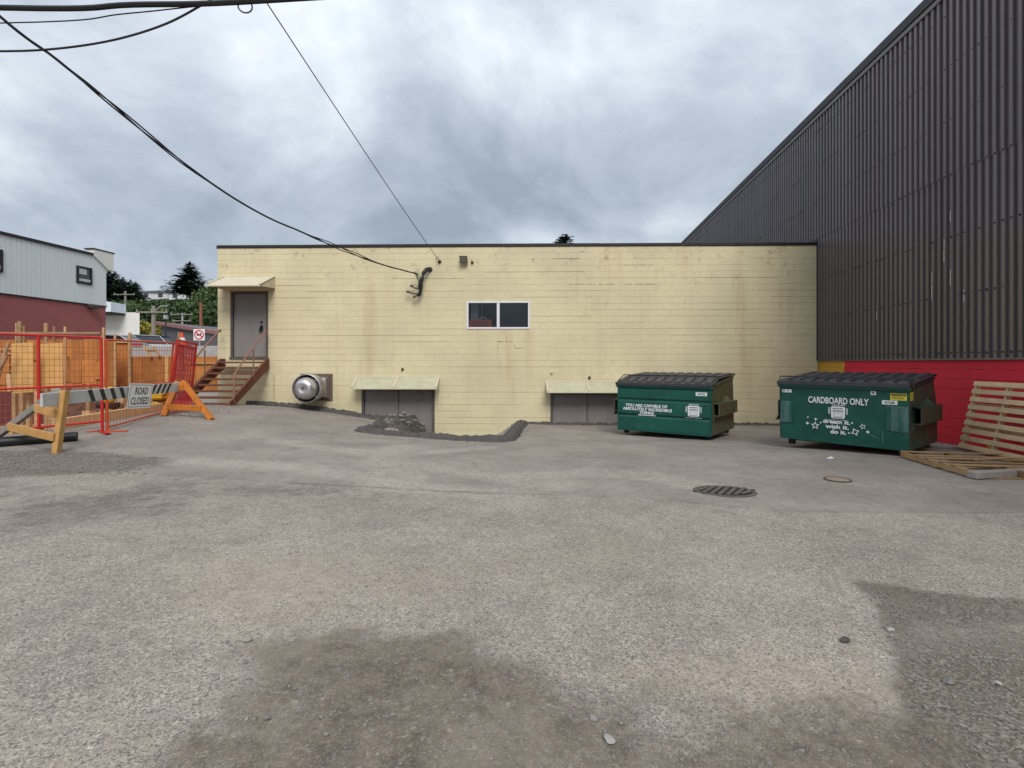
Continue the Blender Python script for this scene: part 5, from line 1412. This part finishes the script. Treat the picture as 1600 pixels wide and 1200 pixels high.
for i, (x_, y0_, y1_, d_, lb) in enumerate(((137,642,664,11.3,'short upright block beside the long timber, left one'), (146,642,662,11.5,'short upright block beside the long timber, right one'), (186,630,646,12.4,'upright block below the road closed sign'), (247,630,648,13.3,'pale block beside the orange trestle foot'), (85,628,664,10.9,'upright panel block left of the near trestle leg'))):
    p_ = P(x_, y1_, d_); q_ = P(x_, y0_, d_)
    zb_ = min(PZ, p_.z)
    tag(MB().bbox((p_.x-.09,p_.y-.05,PZ-.02),(p_.x+.09,p_.y+.05,q_.z),.005).build('timber_block', M['lumber']), lb, 'timber')
lr2 = random.Random(14)
for i in range(34):
    cx_ = lr2.uniform(-14.5,-9.4); cy_ = lr2.uniform(11.0,15.6); an = lr2.choice([0,.2,-.25,1.4,1.7,.1,3.0])+lr2.uniform(-.2,.2); hl = lr2.uniform(.4,1.3); z_ = lr2.uniform(.05,.75); tl = lr2.uniform(-.15,.2)
    if cx_+hl > -9.1: hl = max(.25, -9.1-cx_)
    tag(MB().beam((cx_-hl*math.cos(an),cy_-hl*math.sin(an),PZ+z_),(cx_+hl*math.cos(an),cy_+hl*math.sin(an),PZ+z_+tl),lr2.choice([.05,.09,.14]),lr2.choice([.04,.09,.1])).build('loose_lumber', M['lumber']), 'loose lumber piece lying in the building pit', 'timber', 'loose lumber in the pit')
for i in range(14):
    x_ = lr2.uniform(-15,-9.6); y_ = lr2.uniform(15.3,16.2)
    tag(MB().bbox((x_-.05,y_-.05,PZ-.05),(x_+.05,y_+.05,pz(lr2.uniform(598,610),y_)),.004).build('shoring_post', M['lumber']), 'short shoring post under the plywood formwork', 'timber', 'shoring posts under the formwork')
# yellow power tool behind the sign
yt = thing('plate_compactor', 'small yellow and black machine on the site behind the orange trestle', 'machine', P(247,631,13.6)); yo = -P(247,631,13.6)
MB().bbox((-.22,-.18,.12),(.2,.18,.30),.05).build('engine_cover', M['yellow'], yt)
MB().bbox((-.26,-.2,-.02),(.1,.2,.06),.02).build('base_plate', M['yellow'], yt)
MB().bbox((-.14,-.12,.06),(.16,.12,.12),.01).build('mount', M['black'], yt)
MB().tube([(.2,-.12,.2),(.38,-.12,.36),(.42,0,.4),(.38,.12,.36),(.2,.12,.2)], .016, 6).build('handle', M['black'], yt)
yc = P(171,616,11.6)
tag(MB().lathe([(.10,0),(.13,.04),(.13,.3),(.09,.34),(.05,.36),(0,.36)], (0,0,0), (0,0,1), 16).build('yellow_can', M['yellow'], None, smooth=True, loc=P(169,629,11.9)), 'yellow fuel can behind the barricade stripes', 'can')
tag(MB().bbox((-.2,-.12,0),(.2,.12,.12),.01).build('dark_beam_seat', M['black'], None, loc=P(169,629,11.9)-Vector((0,0,.12))), 'dark support block under the yellow can', 'block')
MB_ = MB().bbox((-.5,-.3,0),(.5,.35,max(.1, P(247,631,13.6).z-.02-PZ)),.02).build('timber_platform', M['ply'], None, loc=(P(247,631,13.6).x, 13.6, PZ)); tag(MB_, 'plywood box under the yellow machine', 'box')
sp_ = MB().bbox((-.15,-.1,0),(.15,.1,max(.1, P(169,629,11.9).z-.12-PZ)),.02).build('timber_pier', M['lumber'], None, loc=(P(169,629,11.9).x, 11.9, PZ)); tag(sp_, 'timber pier under the yellow can', 'timber')
# earth heap at left
eh = MB(); vs = []; fs = []
for j in range(14):
    for i in range(20):
        x_ = -12.9+i*.17; y_ = 9.9+j*.11; k_ = max(0, 1-((x_+11.3)/1.6)**2-((y_-10.6)/.7)**2)
        vs.append((x_, y_, PZ-.1+k_*.85+ .12*float(fbm(np.array(x_), np.array(y_), 3, 77, 3))))
for j in range(13):
    for i in range(19): a_ = j*20+i; fs.append((a_, a_+1, a_+21, a_+20))
e_o = stuff(eh.add(vs, fs).build('earth_heap', mat('pale_earth', (.27,.22,.18), .95, 0, .3, 5, .8, 25), smooth=True)); e_o['label'] = 'pale earth heap behind the red mesh fence'; e_o['category'] = 'earth'
# cone and stake
ct = P(283,556,15.2)
cn = thing('traffic_cone', 'orange traffic cone with white collar on top of a timber post', 'cone', P(284,540,15.2)); cn.scale = (1.1,1.1,.9)
MB().bbox((-.16,-.16,0),(.16,.16,.03),.01).build('cone_base', M['cone'], cn)
MB().lathe([(.12,.031),(.09,.16)], (0,0,0), (0,0,1), 16).build('cone_body', M['cone'], cn, smooth=True)
MB().lathe([(.092,.15),(.066,.26)], (0,0,0), (0,0,1), 16).build('collar', M['stickw'], cn, smooth=True)
MB().lathe([(.068,.25),(.03,.42),(.0,.42)], (0,0,0), (0,0,1), 16).build('cone_tip', M['cone'], cn, smooth=True)
c_ = P(284,540,15.2); tag(MB().bbox((c_.x-.05,c_.y-.05,PZ-.05),(c_.x+.05,c_.y+.05,c_.z-.001),.004).build('timber_post', M['lumber']), 'timber post carrying the traffic cone', 'post')
c_ = P(279.5,519,15.0); tag(MB().bbox((c_.x-.018,c_.y-.018,PZ-.05),(c_.x+.018,c_.y+.018,c_.z),.003).build('survey_stake', M['lumber']), 'thin pale survey stake left of the traffic cone', 'stake')

# ------------------------------------------------------------------ left two tone building
LC = P(166,405,25.7); lbt = thing('two_tone_building', 'two storey building with pale siding over maroon stucco at the left', 'building', (LC.x, LC.y, 0), math.atan2(1, .0854))
def lpt(px_, py_):
    a, b = ray(px_, py_); d_ = Vector((.0854,1,0)).normalized()
    # intersect ray X=a*Y with line through LC along d_
    s_ = (a*LC.y-LC.x)/(d_.x-a*d_.y); return s_, H+b*(LC.y+s_*d_.y)
zt_ = H+5.1; zm_ = lpt(80,468)[1]
MB().box((-16,.03,-1.5),(0,9,zm_)).build('stucco_wall', M['stucco'], lbt)
sd_m = MB(); x_ = -16
while x_ < -.02:
    sd_m.box((x_+.012,.0,zm_+.02),(min(-.0,x_+.19),.05,zt_)); sd_m.box((x_-.012+.0,.012,zm_+.02),(x_+.012,.05,zt_)); x_ += .202
sd_m.build('siding', M['siding'], lbt)
MB().box((-16,.052,zm_+.02),(0,9,zt_)).build('upper_wall', M['whitewall'], lbt)
MB().box((-16,-.02,zm_-.03),(.02,.029,zm_+.018)).build('drip_trim', M['winframe'], lbt)
MB().box((-16,-.06,zt_-.0),(-.6,.4,zt_+.12)).build('roof_edge', M['winframe'], lbt)
MB().box((-16,.4,zt_-.3),(.0,9,zt_-.1)).build('roof', M['roofdeck'], lbt)
# front sign parapet
u_a, _ = lpt(157,400); 
pf_ = MB(); pf_.add([(-.75,-.08,zt_+.30),(.35,-.08,zt_+.30),(.35,-.08,zt_-.55),(-.0,-.08,zt_-.5),(-.75,-.08,zt_-.0),(-.75,.35,zt_+.30),(.35,.35,zt_+.30),(.35,.35,zt_-.55),(-.0,.35,zt_-.5),(-.75,.35,zt_-.0)],
     [(0,4,3,2,1),(5,6,7,8,9),(0,1,6,5),(1,2,7,6),(2,3,8,7),(3,4,9,8),(4,0,5,9)]); pf_.build('parapet', M['whitewall'], lbt, fix=True)
MB().box((-.8,-.1,zt_+.302),(.4,.4,zt_+.36)).build('parapet_cap', M['winframe'], lbt)
for (x0_, y0_, x1_, y1_) in ((119,417,143,444),(-22,388,3.5,424)):
    ua, _ = lpt(x0_, 430); ub_, _ = lpt(x1_, 430); z1_ = lpt((x0_+x1_)/2, y0_)[1]; z0_ = lpt((x0_+x1_)/2, y1_)[1]
    f_ = MB(); 
    for (p, q) in (((ua,z0_),(ua+.1,z1_)),((ub_-.1,z0_),(ub_,z1_)),((ua+.1,z0_),(ub_-.1,z0_+.09)),((ua+.1,z1_-.09),(ub_-.1,z1_))): f_.box((p[0],-.05,p[1]),(q[0],.02,q[1]))
    wf_ = f_.build('window', M['winframe'], lbt)
    MB().box((ua+.1,-.018,z0_+.09),(ub_-.1,-.004,z1_-.09)).build('pane', M['glass'], wf_)
    MB().box((ua+.12,-.03,z0_+.55*(z1_-z0_)),(ub_-.35*(ub_-ua),-.020,z1_-.1)).build('blind', M['blind'], wf_)
    MB().box((ua+.1,-.04,z0_+.12),(ub_-.1,-.022,z0_+.30*(z1_-z0_))).build('lower_panel', M['blind'], wf_)
ul, zl_ = lpt(144,480)
MB().bbox((ul-.35,-.3,zl_-.1),(ul+.1,-.03,zl_+.12),.05).build('wall_lamp', M['lampbody'], lbt)

# ------------------------------------------------------------------ street behind: white building, grey building, cars, poles
D4 = 42.0
wb = thing('white_building', 'plain white walled building with red roof edge behind the maroon wall', 'building', P(190,530,D4)); wo = -P(190,530,D4)
def w4(px_, py_, d_=D4): return P(px_, py_, d_)+wo
a_, b_ = w4(140,560), w4(218,488); MB().prism([(a_.x,0),(b_.x,0),(b_.x-7,8),(a_.x-7,8)], a_.z-1, b_.z, 'z').build('wall', M['whitewall'], wb, fix=True)
a_, b_ = w4(140,490), w4(197,476); MB().add([(a_.x,-1.6,a_.z),(b_.x,-1.6,a_.z),(b_.x,-1.6,b_.z-.0),(a_.x,-1.6,b_.z+.5),(a_.x,-.02,a_.z),(b_.x,-.02,a_.z),(b_.x,-.02,b_.z),(a_.x,-.02,b_.z+.5)],[(0,1,2,3),(7,6,5,4),(0,4,5,1),(1,5,6,2),(2,6,7,3),(3,7,4,0)]).build('fascia', M['bluewhite'], wb, fix=True)
MB().box((a_.x,-1.58,a_.z-.16),(b_.x-.1,-.02,a_.z-.004)).build('soffit', M['flash'], wb)
MB().add([(a_.x,-1.65,b_.z+.72),(b_.x-.6,-1.65,b_.z+.12),(b_.x+.1,-1.65,b_.z+.0),(a_.x,-1.65,b_.z+.44),(a_.x-1.5,1,b_.z+1.0),(b_.x-2.4,1,b_.z+.35)],[(0,3,2,1),(0,1,5,4)]).build('red_roof', M['redroof'], wb)
for zz in (.25,.45): MB().box((a_.x,-1.607,a_.z+zz),(b_.x-.3,-1.602,a_.z+zz+.05)).build('fascia_line', M['glass'], wb)
gbd = thing('grey_building', 'long dark grey building with brown roof trim below the trees', 'building', P(300,545,46)); go2 = -P(300,545,46)
A_, B_ = P(252,503.5,52)+go2, P(345,520,44)+go2; A1, B1 = P(252,560,52)+go2, P(345,560,44)+go2
MB().add([A_,B_,Vector((B_.x,B_.y,-2)),Vector((A_.x,A_.y,-2)), A_+Vector((2,9,0)),B_+Vector((4,9,0)),Vector((B_.x+4,B_.y+9,-2)),Vector((A_.x+2,A_.y+9,-2))],[(0,3,2,1),(4,5,6,7),(0,1,5,4),(0,4,7,3),(1,2,6,5)]).build('wall', M['greywall'], gbd, fix=True)
MB().beam(A_+Vector((-.3,-.15,-.08)), B_+Vector((.3,-.15,-.08)), .3, .32).build('roof_trim', M['pinktrim'], gbd)
def car(name, label, pos, rz, m, group='cars parked on the street behind the site'):
    t = thing(name, label, 'car', pos, rz, group)
    MB().prism([(-2.2,.35),(-2.2,.75),(-1.9,.92),(-1.2,.95),(1.0,.95),(1.9,.85),(2.2,.65),(2.2,.35)], -.88, .88, 'y').build('body', m, t, fix=True)
    MB().add([(-1.5,-.8,.95),(1.15,-.8,.95),(.45,-.64,1.42),(-1.0,-.64,1.42),(-1.5,.8,.95),(1.15,.8,.95),(.45,.64,1.42),(-1.0,.64,1.42)],[(0,1,2,3),(7,6,5,4),(2,1,5,6),(0,3,7,4),(3,2,6,7)]).build('glasshouse', M['glass'], t, fix=True)
    MB().bbox((-1.05,-.66,1.41),(.48,.66,1.47),.03).build('roof', m, t)
    for p_ in ((-1.2,-.72),(.5,-.70)): MB().beam((p_[0]-.32 if p_[0] < 0 else p_[0]+.62,-.81,.95),(p_[0]+.15 if p_[0] < 0 else p_[0]-.08,-.655,1.42),.05,.03).build('pillar', m, t)
    for sx in (-1.35,1.35):
        for sy in (-.84,.84): MB().lathe([(0,-.1),(.33,-.1),(.33,.1),(0,.1)], (sx,sy,.33), (0,1,0), 18).build('wheel', M['tyre'], t)
    for sy in (-.6,.6): MB().bbox((2.14,sy-.18,.6),(2.215,sy+.18,.74),.02).build('headlight', M['signw'], t)
    return t
def streetz(x, y): return gzz(x, y)
for (px_, d_, m, rz, lb) in ((186,27.5,'carwhite',R(8),'white car with dark windows parked nearest behind the plywood'), (216,30.5,'carsilver',R(150),'silver white car parked right of the white car'), (232,35,'cardark',R(160),'dark car parked behind the silver car')):
    x_ = px_u(px_, d_); ps_ = car('parked_car', lb, (x_, d_, pz(524,d_)-1.47 if m != 'cardark' else pz(525,d_)-1.47), rz, M[m])
    sl = MB().bbox((-3,-2,-2.5),(3,2,-.001),.05).build('street_terrace', M['concrete'], None, loc=ps_.location); struct(sl)
def pole(name, label, x, y0, y1, d_, r_, m, arms=()):
    b_ = P(x, y0, d_); t_ = P(x, y1, d_); t = thing(name, label, 'pole', b_); gzp = gzz(b_.x, b_.y)
    MB().tube([(0,0,min(-.3,gzp-b_.z-.3)), (0,0,t_.z-b_.z)], [r_*1.15, r_*.85], 10).build('shaft', m, t)
    for (dz, hl, ins) in arms:
        MB().beam((-hl,-r_-.05,t_.z-b_.z-dz),(hl,-r_-.05,t_.z-b_.z-dz),.1,.12).build('crossarm', M['pole'], t)
        for k in range(ins): MB().tube([(-hl+.1+k*(2*hl-.2)/max(1,ins-1),-r_-.05,t_.z-b_.z-dz+.06),(-hl+.1+k*(2*hl-.2)/max(1,ins-1),-r_-.05,t_.z-b_.z-dz+.22)],.04,6).build('insulator', M['galvpost'], t)
    return t
pp1 = pole('utility_pole', 'grey wooden utility pole with lamp arms behind the silver car', 240, 535, 478, 40, .16, M['pole'], ((.5,1.2,3),))
MB().tube([(0,-.1,2.3),(.8,-.3,2.75),(1.4,-.5,2.7)],.04,6).build('lamp_arm', M['galvpost'], pp1)
pole('utility_pole', 'small grey utility pole with two crossarms above the grey building', 285, 515, 489, 66, .14, M['galvpost'], ((.2,1.4,4),(1.0,1.2,2)))
pole('utility_pole', 'distant wooden pole with crossarm left of the trees', 196, 500, 455, 75, .17, M['pole'], ((.5,1.5,3),))
pole('brown_mast', 'tall rust brown mast in front of the trees beside the yellow building', 314, 515, 473, 56, .16, M['rustmast'])
lp = pole('lamp_post', 'thin dark lamp post in front of the grey building', 259, 545, 499, 36, .05, M['polemetal'])
MB().bbox((-.1,-.15,P(259,499,36).z-P(259,545,36).z),(.14,.1,P(259,499,36).z-P(259,545,36).z+.28),.03).build('lamp_head', M['galvpost'], lp)
nsb = P(312,548,21.5); nt = P(312,514.5,21.5)
nsn = thing('no_entry_sign', 'white and red traffic sign on a thin post behind the site', 'sign', nsb)
hz_ = nt.z-nsb.z
MB().tube([(0,0,-1.0),(0,0,hz_)], .025, 8).build('post', M['galvpost'], nsn)
MB().bbox((-.23,-.045,hz_-.46),(.23,-.03,hz_),.004).build('plate', M['signw'], nsn)
MB().lathe([(.15,.0455),(.15,.048),(.20,.048),(.20,.0455)], (0,0,hz_-.23), (0,-1,0), 28).build('ring', M['signred'], nsn)
MB().beam((-.14,-.049,hz_-.11),(.14,-.049,hz_-.33),.045,.003,up=(0,1,0)).build('slash', M['signred'], nsn)
MB().bbox((-.10,-.047,hz_-.27),(.09,-.0455,hz_-.2),.0005).box((.04,-.047,hz_-.2),(.1,-.0455,hz_-.15)).build('symbol', M['ink'], nsn)

# ------------------------------------------------------------------ vegetation and houses on the hill
def leaves(mb, c, rad, n, s, rr, fill=.55):
    for _ in range(n):
        d_ = Vector((rr.gauss(0,1), rr.gauss(0,1), rr.gauss(0,1))).normalized(); k = fill+(1-fill)*rr.random()
        p = Vector(c)+Vector((d_.x*rad[0]*k, d_.y*rad[1]*k, d_.z*rad[2]*k))
        a = Vector((rr.gauss(0,1), rr.gauss(0,1), rr.gauss(0,1))).normalized(); b = a.cross(Vector((rr.gauss(0,1), rr.gauss(0,1), rr.gauss(0,1)))).normalized()
        z = s*rr.uniform(.5,1.3); mb.add([p-a*z, p+b*z*.7, p+a*z, p-b*z*.7],[(0,1,2,3)])
hw_, hl_ = MB(), MB(); hr = random.Random(3)
for _ in range(330):
    d_ = hr.uniform(72,128); px_ = hr.uniform(120,420); x_ = px_u(px_, d_); z_ = gzz(x_, d_)
    r_ = hr.uniform(1.8,3.2); ylim = (466 if px_ < 318 else 440)+hr.uniform(0,9); h_ = min(hr.uniform(4.0,7.5), H+(HOR-ylim)/F*d_-z_)
    if h_ < 1.2: continue
    tgt = hl_ if (hr.random() < .22 or (238 < px_ < 285 and d_ > 95 and hr.random() < .6)) else hw_
    for q in range(5):
        o_ = Vector((hr.uniform(-1,1)*r_*.6, hr.uniform(-1,1)*r_*.6, hr.uniform(.2,.75)*h_))
        leaves(tgt, Vector((x_, d_, z_))+o_, (r_*.6,r_*.6,h_*.3), 75, .30, hr, .4)
for o_, nm in ((hw_,'hillside_wood'),(hl_,'hillside_wood')):
    w_ = stuff(o_.build(nm, M['leaf'] if o_ is hw_ else M['leaflight'])); w_['category'] = 'trees'
    w_['label'] = 'dark green wood covering the hillside' if o_ is hw_ else 'lighter green bushes among the hillside wood'
gb_ = MB()
for _ in range(26):
    px_ = hr.uniform(214,252); d_ = hr.uniform(56,60); x_ = px_u(px_, d_); leaves(gb_, (x_, d_, H+(HOR-hr.uniform(509,521))/F*d_), (.9,.9,.55), 60, .16, hr, .3)
g_ = stuff(gb_.build('yellow_bushes', M['gorse'])); g_['label'] = 'yellow flowering bushes on the bank left of the grey building'; g_['category'] = 'bushes'
MBk = MB().box((px_u(205,58),57,0),(px_u(262,58),60,H+(HOR-521)/F*58)); bk_ = MBk.build('bank', mat('grass_bank', (.07,.085,.025), .95, 0, .3, 1)); struct(bk_)
def conifer(name, label, base, h, r, seed, tiers=15, droop=.25, group=None, dens=1.0, bare=.12, ir=1.0):
    rr = random.Random(seed); t = thing(name, label, 'tree', base, 0, group)
    MB().tube([(0,0,-.5),(0,0,h*.5),(0,0,h*.98)], [h*.022,h*.014,h*.003], 8).build('trunk', M['bark'], t)
    cr = MB()
    for k in range(tiers):
        f = k/(tiers-1); z = h*(bare+(1-bare-.03)*f); L_ = r*(1-f)**.6*rr.uniform(.75,1.15)+.04*r
        nb = max(4, int((13-6*f)*dens))
        for q in range(nb):
            an = rr.uniform(0,6.28); l_ = L_*rr.uniform(.6,1.15)*ir; seg_ = 7
            for s_ in range(seg_):
                g = (s_+.5)/seg_; c = Vector((math.cos(an)*l_*g, math.sin(an)*l_*g, z-droop*l_*g*g+rr.uniform(-.05,.05)*r))
                for _ in range(3):
                    w_ = l_*.16*(1.25-g)+.05*r*.5; d_ = Vector((math.cos(an+rr.uniform(-.9,.9)), math.sin(an+rr.uniform(-.9,.9)), rr.uniform(-.35,.15))).normalized()
                    s2 = d_.cross(Vector((0,0,1))).normalized()*w_*.45; e_ = c+d_*w_*1.5
                    cr.add([c-s2, c+s2, e_+s2*.25+Vector((0,0,-.05*w_)), e_-s2*.25],[(0,1,2,3)])
    cr.build('crown', M['conif'], t); return t
def hillbase(px_, d_): x_ = px_u(px_, d_); return Vector((x_, d_, gzz(x_, d_)))
def con_at(px_, ytop, d_, r, seed, label, nm='conifer_tree', **kw):
    b_ = hillbase(px_, d_); zt = H+(HOR-ytop)/F*d_; return conifer(nm, label, b_, zt-b_.z, r, seed, **kw)
con_at(297,408,112,5.2,1,'broad dark cedar standing above the hillside houses', 'cedar_tree', tiers=17, droop=.12, bare=.38, dens=1.5)
for i, (px_, yt, d_, r_, lb) in enumerate(((168,415,100,5.5,'tallest dark conifer rising behind the pale building corner'), (180,424,104,5.2,'dark conifer second from the pale building corner'), (192,433,112,5.0,'mid height conifer between the pale building and the gable house'), (204,437,118,4.6,'thin conifer left of the gable house roof'), (212,440,125,4.2,'smallest conifer of the group beside the pale building'))):
    con_at(px_, yt, d_, r_, 20+i, lb, group='conifers behind the pale building', tiers=16, dens=1.3, bare=.1)
con_at(883,364,52,5.4,51,'spruce top peeking over the flat yellow roof', 'spruce_tree', tiers=54, dens=1.2, droop=.05)
def house(name, label, pxa, pxb, yb_, ye, yr, d_, gable, dep=9, roofm=None):
    a_ = P(pxa, yb_, d_); b_ = P(pxb, yb_, d_); e_ = H+(HOR-ye)/F*d_-a_.z; r_ = H+(HOR-yr)/F*d_-a_.z; w_ = b_.x-a_.x
    t = thing(name, label, 'house', a_)
    MB().box((0,0,-6),(w_,dep,e_)).build('wall', M['housewall'], t)
    if gable:
        MB().prism([(-.5,e_-.25),(w_/2,r_),(w_+.5,e_-.25),(w_+.5,e_),(w_/2,r_+.3),(-.5,e_)], -.5, dep+.5, 'y').build('roof', M['housewall'] if roofm is None else roofm, t, fix=True)
        MB().prism([(0,e_),(w_/2,r_),(w_,e_)], .0, .1, 'y').build('gable', M['housewall'], t, fix=True)
    else:
        MB().add([(-.6,-.6,e_),(w_+.6,-.6,e_),(w_+.6,dep+.6,e_),(-.6,dep+.6,e_),(w_*.25,dep/2,r_),(w_*.75,dep/2,r_)],[(0,1,5,4),(1,2,5),(2,3,4,5),(3,0,4),(0,3,2,1)]).build('roof', M['houseroof'], t)
    nw = max(2, int(w_/2.6))
    for k in range(nw):
        x_ = w_*(k+.5)/nw; f_ = MB().box((x_-.6,-.05,e_*.35),(x_+.6,-.005,e_*.82)).build('window', M['winframe'], t); MB().box((x_-.5,-.07,e_*.4),(x_+.5,-.051,e_*.78)).build('pane', M['glass'], f_)
    return t
house('hillside_house', 'pale gable roofed house at the left end of the hilltop', 185, 207, 470, 461, 450.5, 138, True, roofm=M['housewall'])
house('hillside_house', 'long pale house with grey hipped roof at the middle of the hilltop', 217, 262, 469, 456, 450, 142, False)
hh_ = house('hillside_house', 'pale house with chimney right of the middle hilltop house, under the cedar', 263, 305, 470, 457, 448, 140, False)
MB().box((1.0,2,1.5),(2.1,3,4.6)).build('chimney', M['housewall'], hh_)
house('hillside_house', 'partly hidden pale house at the hilltop beside the yellow building', 312, 345, 467, 460, 451, 146, False)
# far forested hill
fh = MB(); vs = []; fs = []
for j in range(30):
    for i in range(60):
        x_ = -420+i*7; y_ = 480+j*9
        hgt = 96*math.exp(-((x_+210)/95)**2-((y_-640)/120)**2) + float(fbm(np.array(x_), np.array(y_), .12, 90, 3))*9
        vs.append((x_, y_, hgt+6))
for j in range(29):
    for i in range(59): a_ = j*60+i; fs.append((a_, a_+1, a_+61, a_+60))
struct(fh.add(vs, fs).build('forested_hill', M['farhill']))

# ------------------------------------------------------------------ overhead wires
drop = [(-420,-330),(-200,-160),(0,26),(90,94),(165,155),(300,265),(400,330),(470,362),(530,387),(590,411),(625,421),(652,428)]
dp = [5.4,6.0,7.0,7.7,8.4,9.9,11.3,12.5,13.7,15.0,15.8,16.35]
p3 = catm([tuple(P(x_, y_, d_)) for (x_, y_), d_ in zip(drop, dp)], 8)
sd_t = thing('service_drop', 'black twisted service cable hanging from upper left to the yellow wall', 'cable', p3[-1]); so = -Vector(p3[-1])
for k in range(3):
    pts = []
    for i, p in enumerate(p3):
        t = i/len(p3); sp_ = .010+.045*max(0, math.sin(i*.21+.6))*(.25+t*.7 if t < .95 else .2); an = 2.1*k+i*.33
        pts.append(Vector(p)+so+Vector((math.cos(an)*sp_*.5, 0, math.sin(an)*sp_)))
    MB().tube(pts, .013, 6).build('strand', M['black'], sd_t, smooth=True)
def wire(name, label, pts, r_, cat='cable', n=8): return tag(MB().tube(catm(pts, n), r_, 7).build(name, M['black'], smooth=True), label, cat)
LZ = H+5.0
cab = [(-16,7.8,LZ+.55),(-7.24,7.4,H+(HOR-12)/F*7.4),(-5.3,7.35,H+(HOR-7.5)/F*7.35),(-3.35,7.25,H+(HOR-.5)/F*7.25),(2.5,7.0,LZ+.25),(8.62,6.7,LZ+.75)]
wire('street_cable', 'thick black cable along the top left edge of the picture', cab, .038)
wire('street_cable', 'thin straight wire just below the thick black cable', [(-16,7.9,LZ+.05),tuple(P(0,36,7.45)),tuple(P(200,21,7.4)),tuple(P(400,1,7.3)),(2.5,7.0,LZ+.36),(8.62,6.72,LZ+.95)], .009)
wire('street_cable', 'sagging wire curving up to the thick cable at upper left', [(-16,7.7,LZ+.3),tuple(P(-120,76,7.5)),tuple(P(0,80,7.4)),tuple(P(90,76,7.4)),tuple(P(180,62,7.35)),tuple(P(260,37,7.35)),tuple(P(322,4,7.32)),tuple(P(330,-2,7.3))], .015)
lp_ = [P(383+11*math.sin(t)+1.5*math.cos(t), 2+20*math.cos(t)*.5+8, 7.28) for t in np.linspace(-2.7,2.7,16)]
wire('wire_loop', 'small loop of wire hanging from the thick cable', [tuple(v) for v in lp_], .010, n=3)
hkw = Vector((A0.x, A0.y, 0))+WD*hk_u+Vector((WD.y,-WD.x,0))*.09; hkw.z = hk_z
gw0 = P(408,-9,7.26)
wire('guy_wire', 'thin straight guy wire from the cable down to the wall hook', [tuple(gw0), tuple(gw0.lerp(hkw,.33)-Vector((0,0,.04))), tuple(gw0.lerp(hkw,.66)-Vector((0,0,.05))), tuple(hkw)], .0085, n=12)
up = thing('utility_pole', 'wooden utility pole left of the lot carrying the street cables', 'pole', (-16,7.8,gzz(-16,7.8)))
MB().tube([(0,0,-.5),(0,0,8.6)], [.17,.12], 12).build('shaft', M['pole'], up)
bpy.context.view_layer.update()
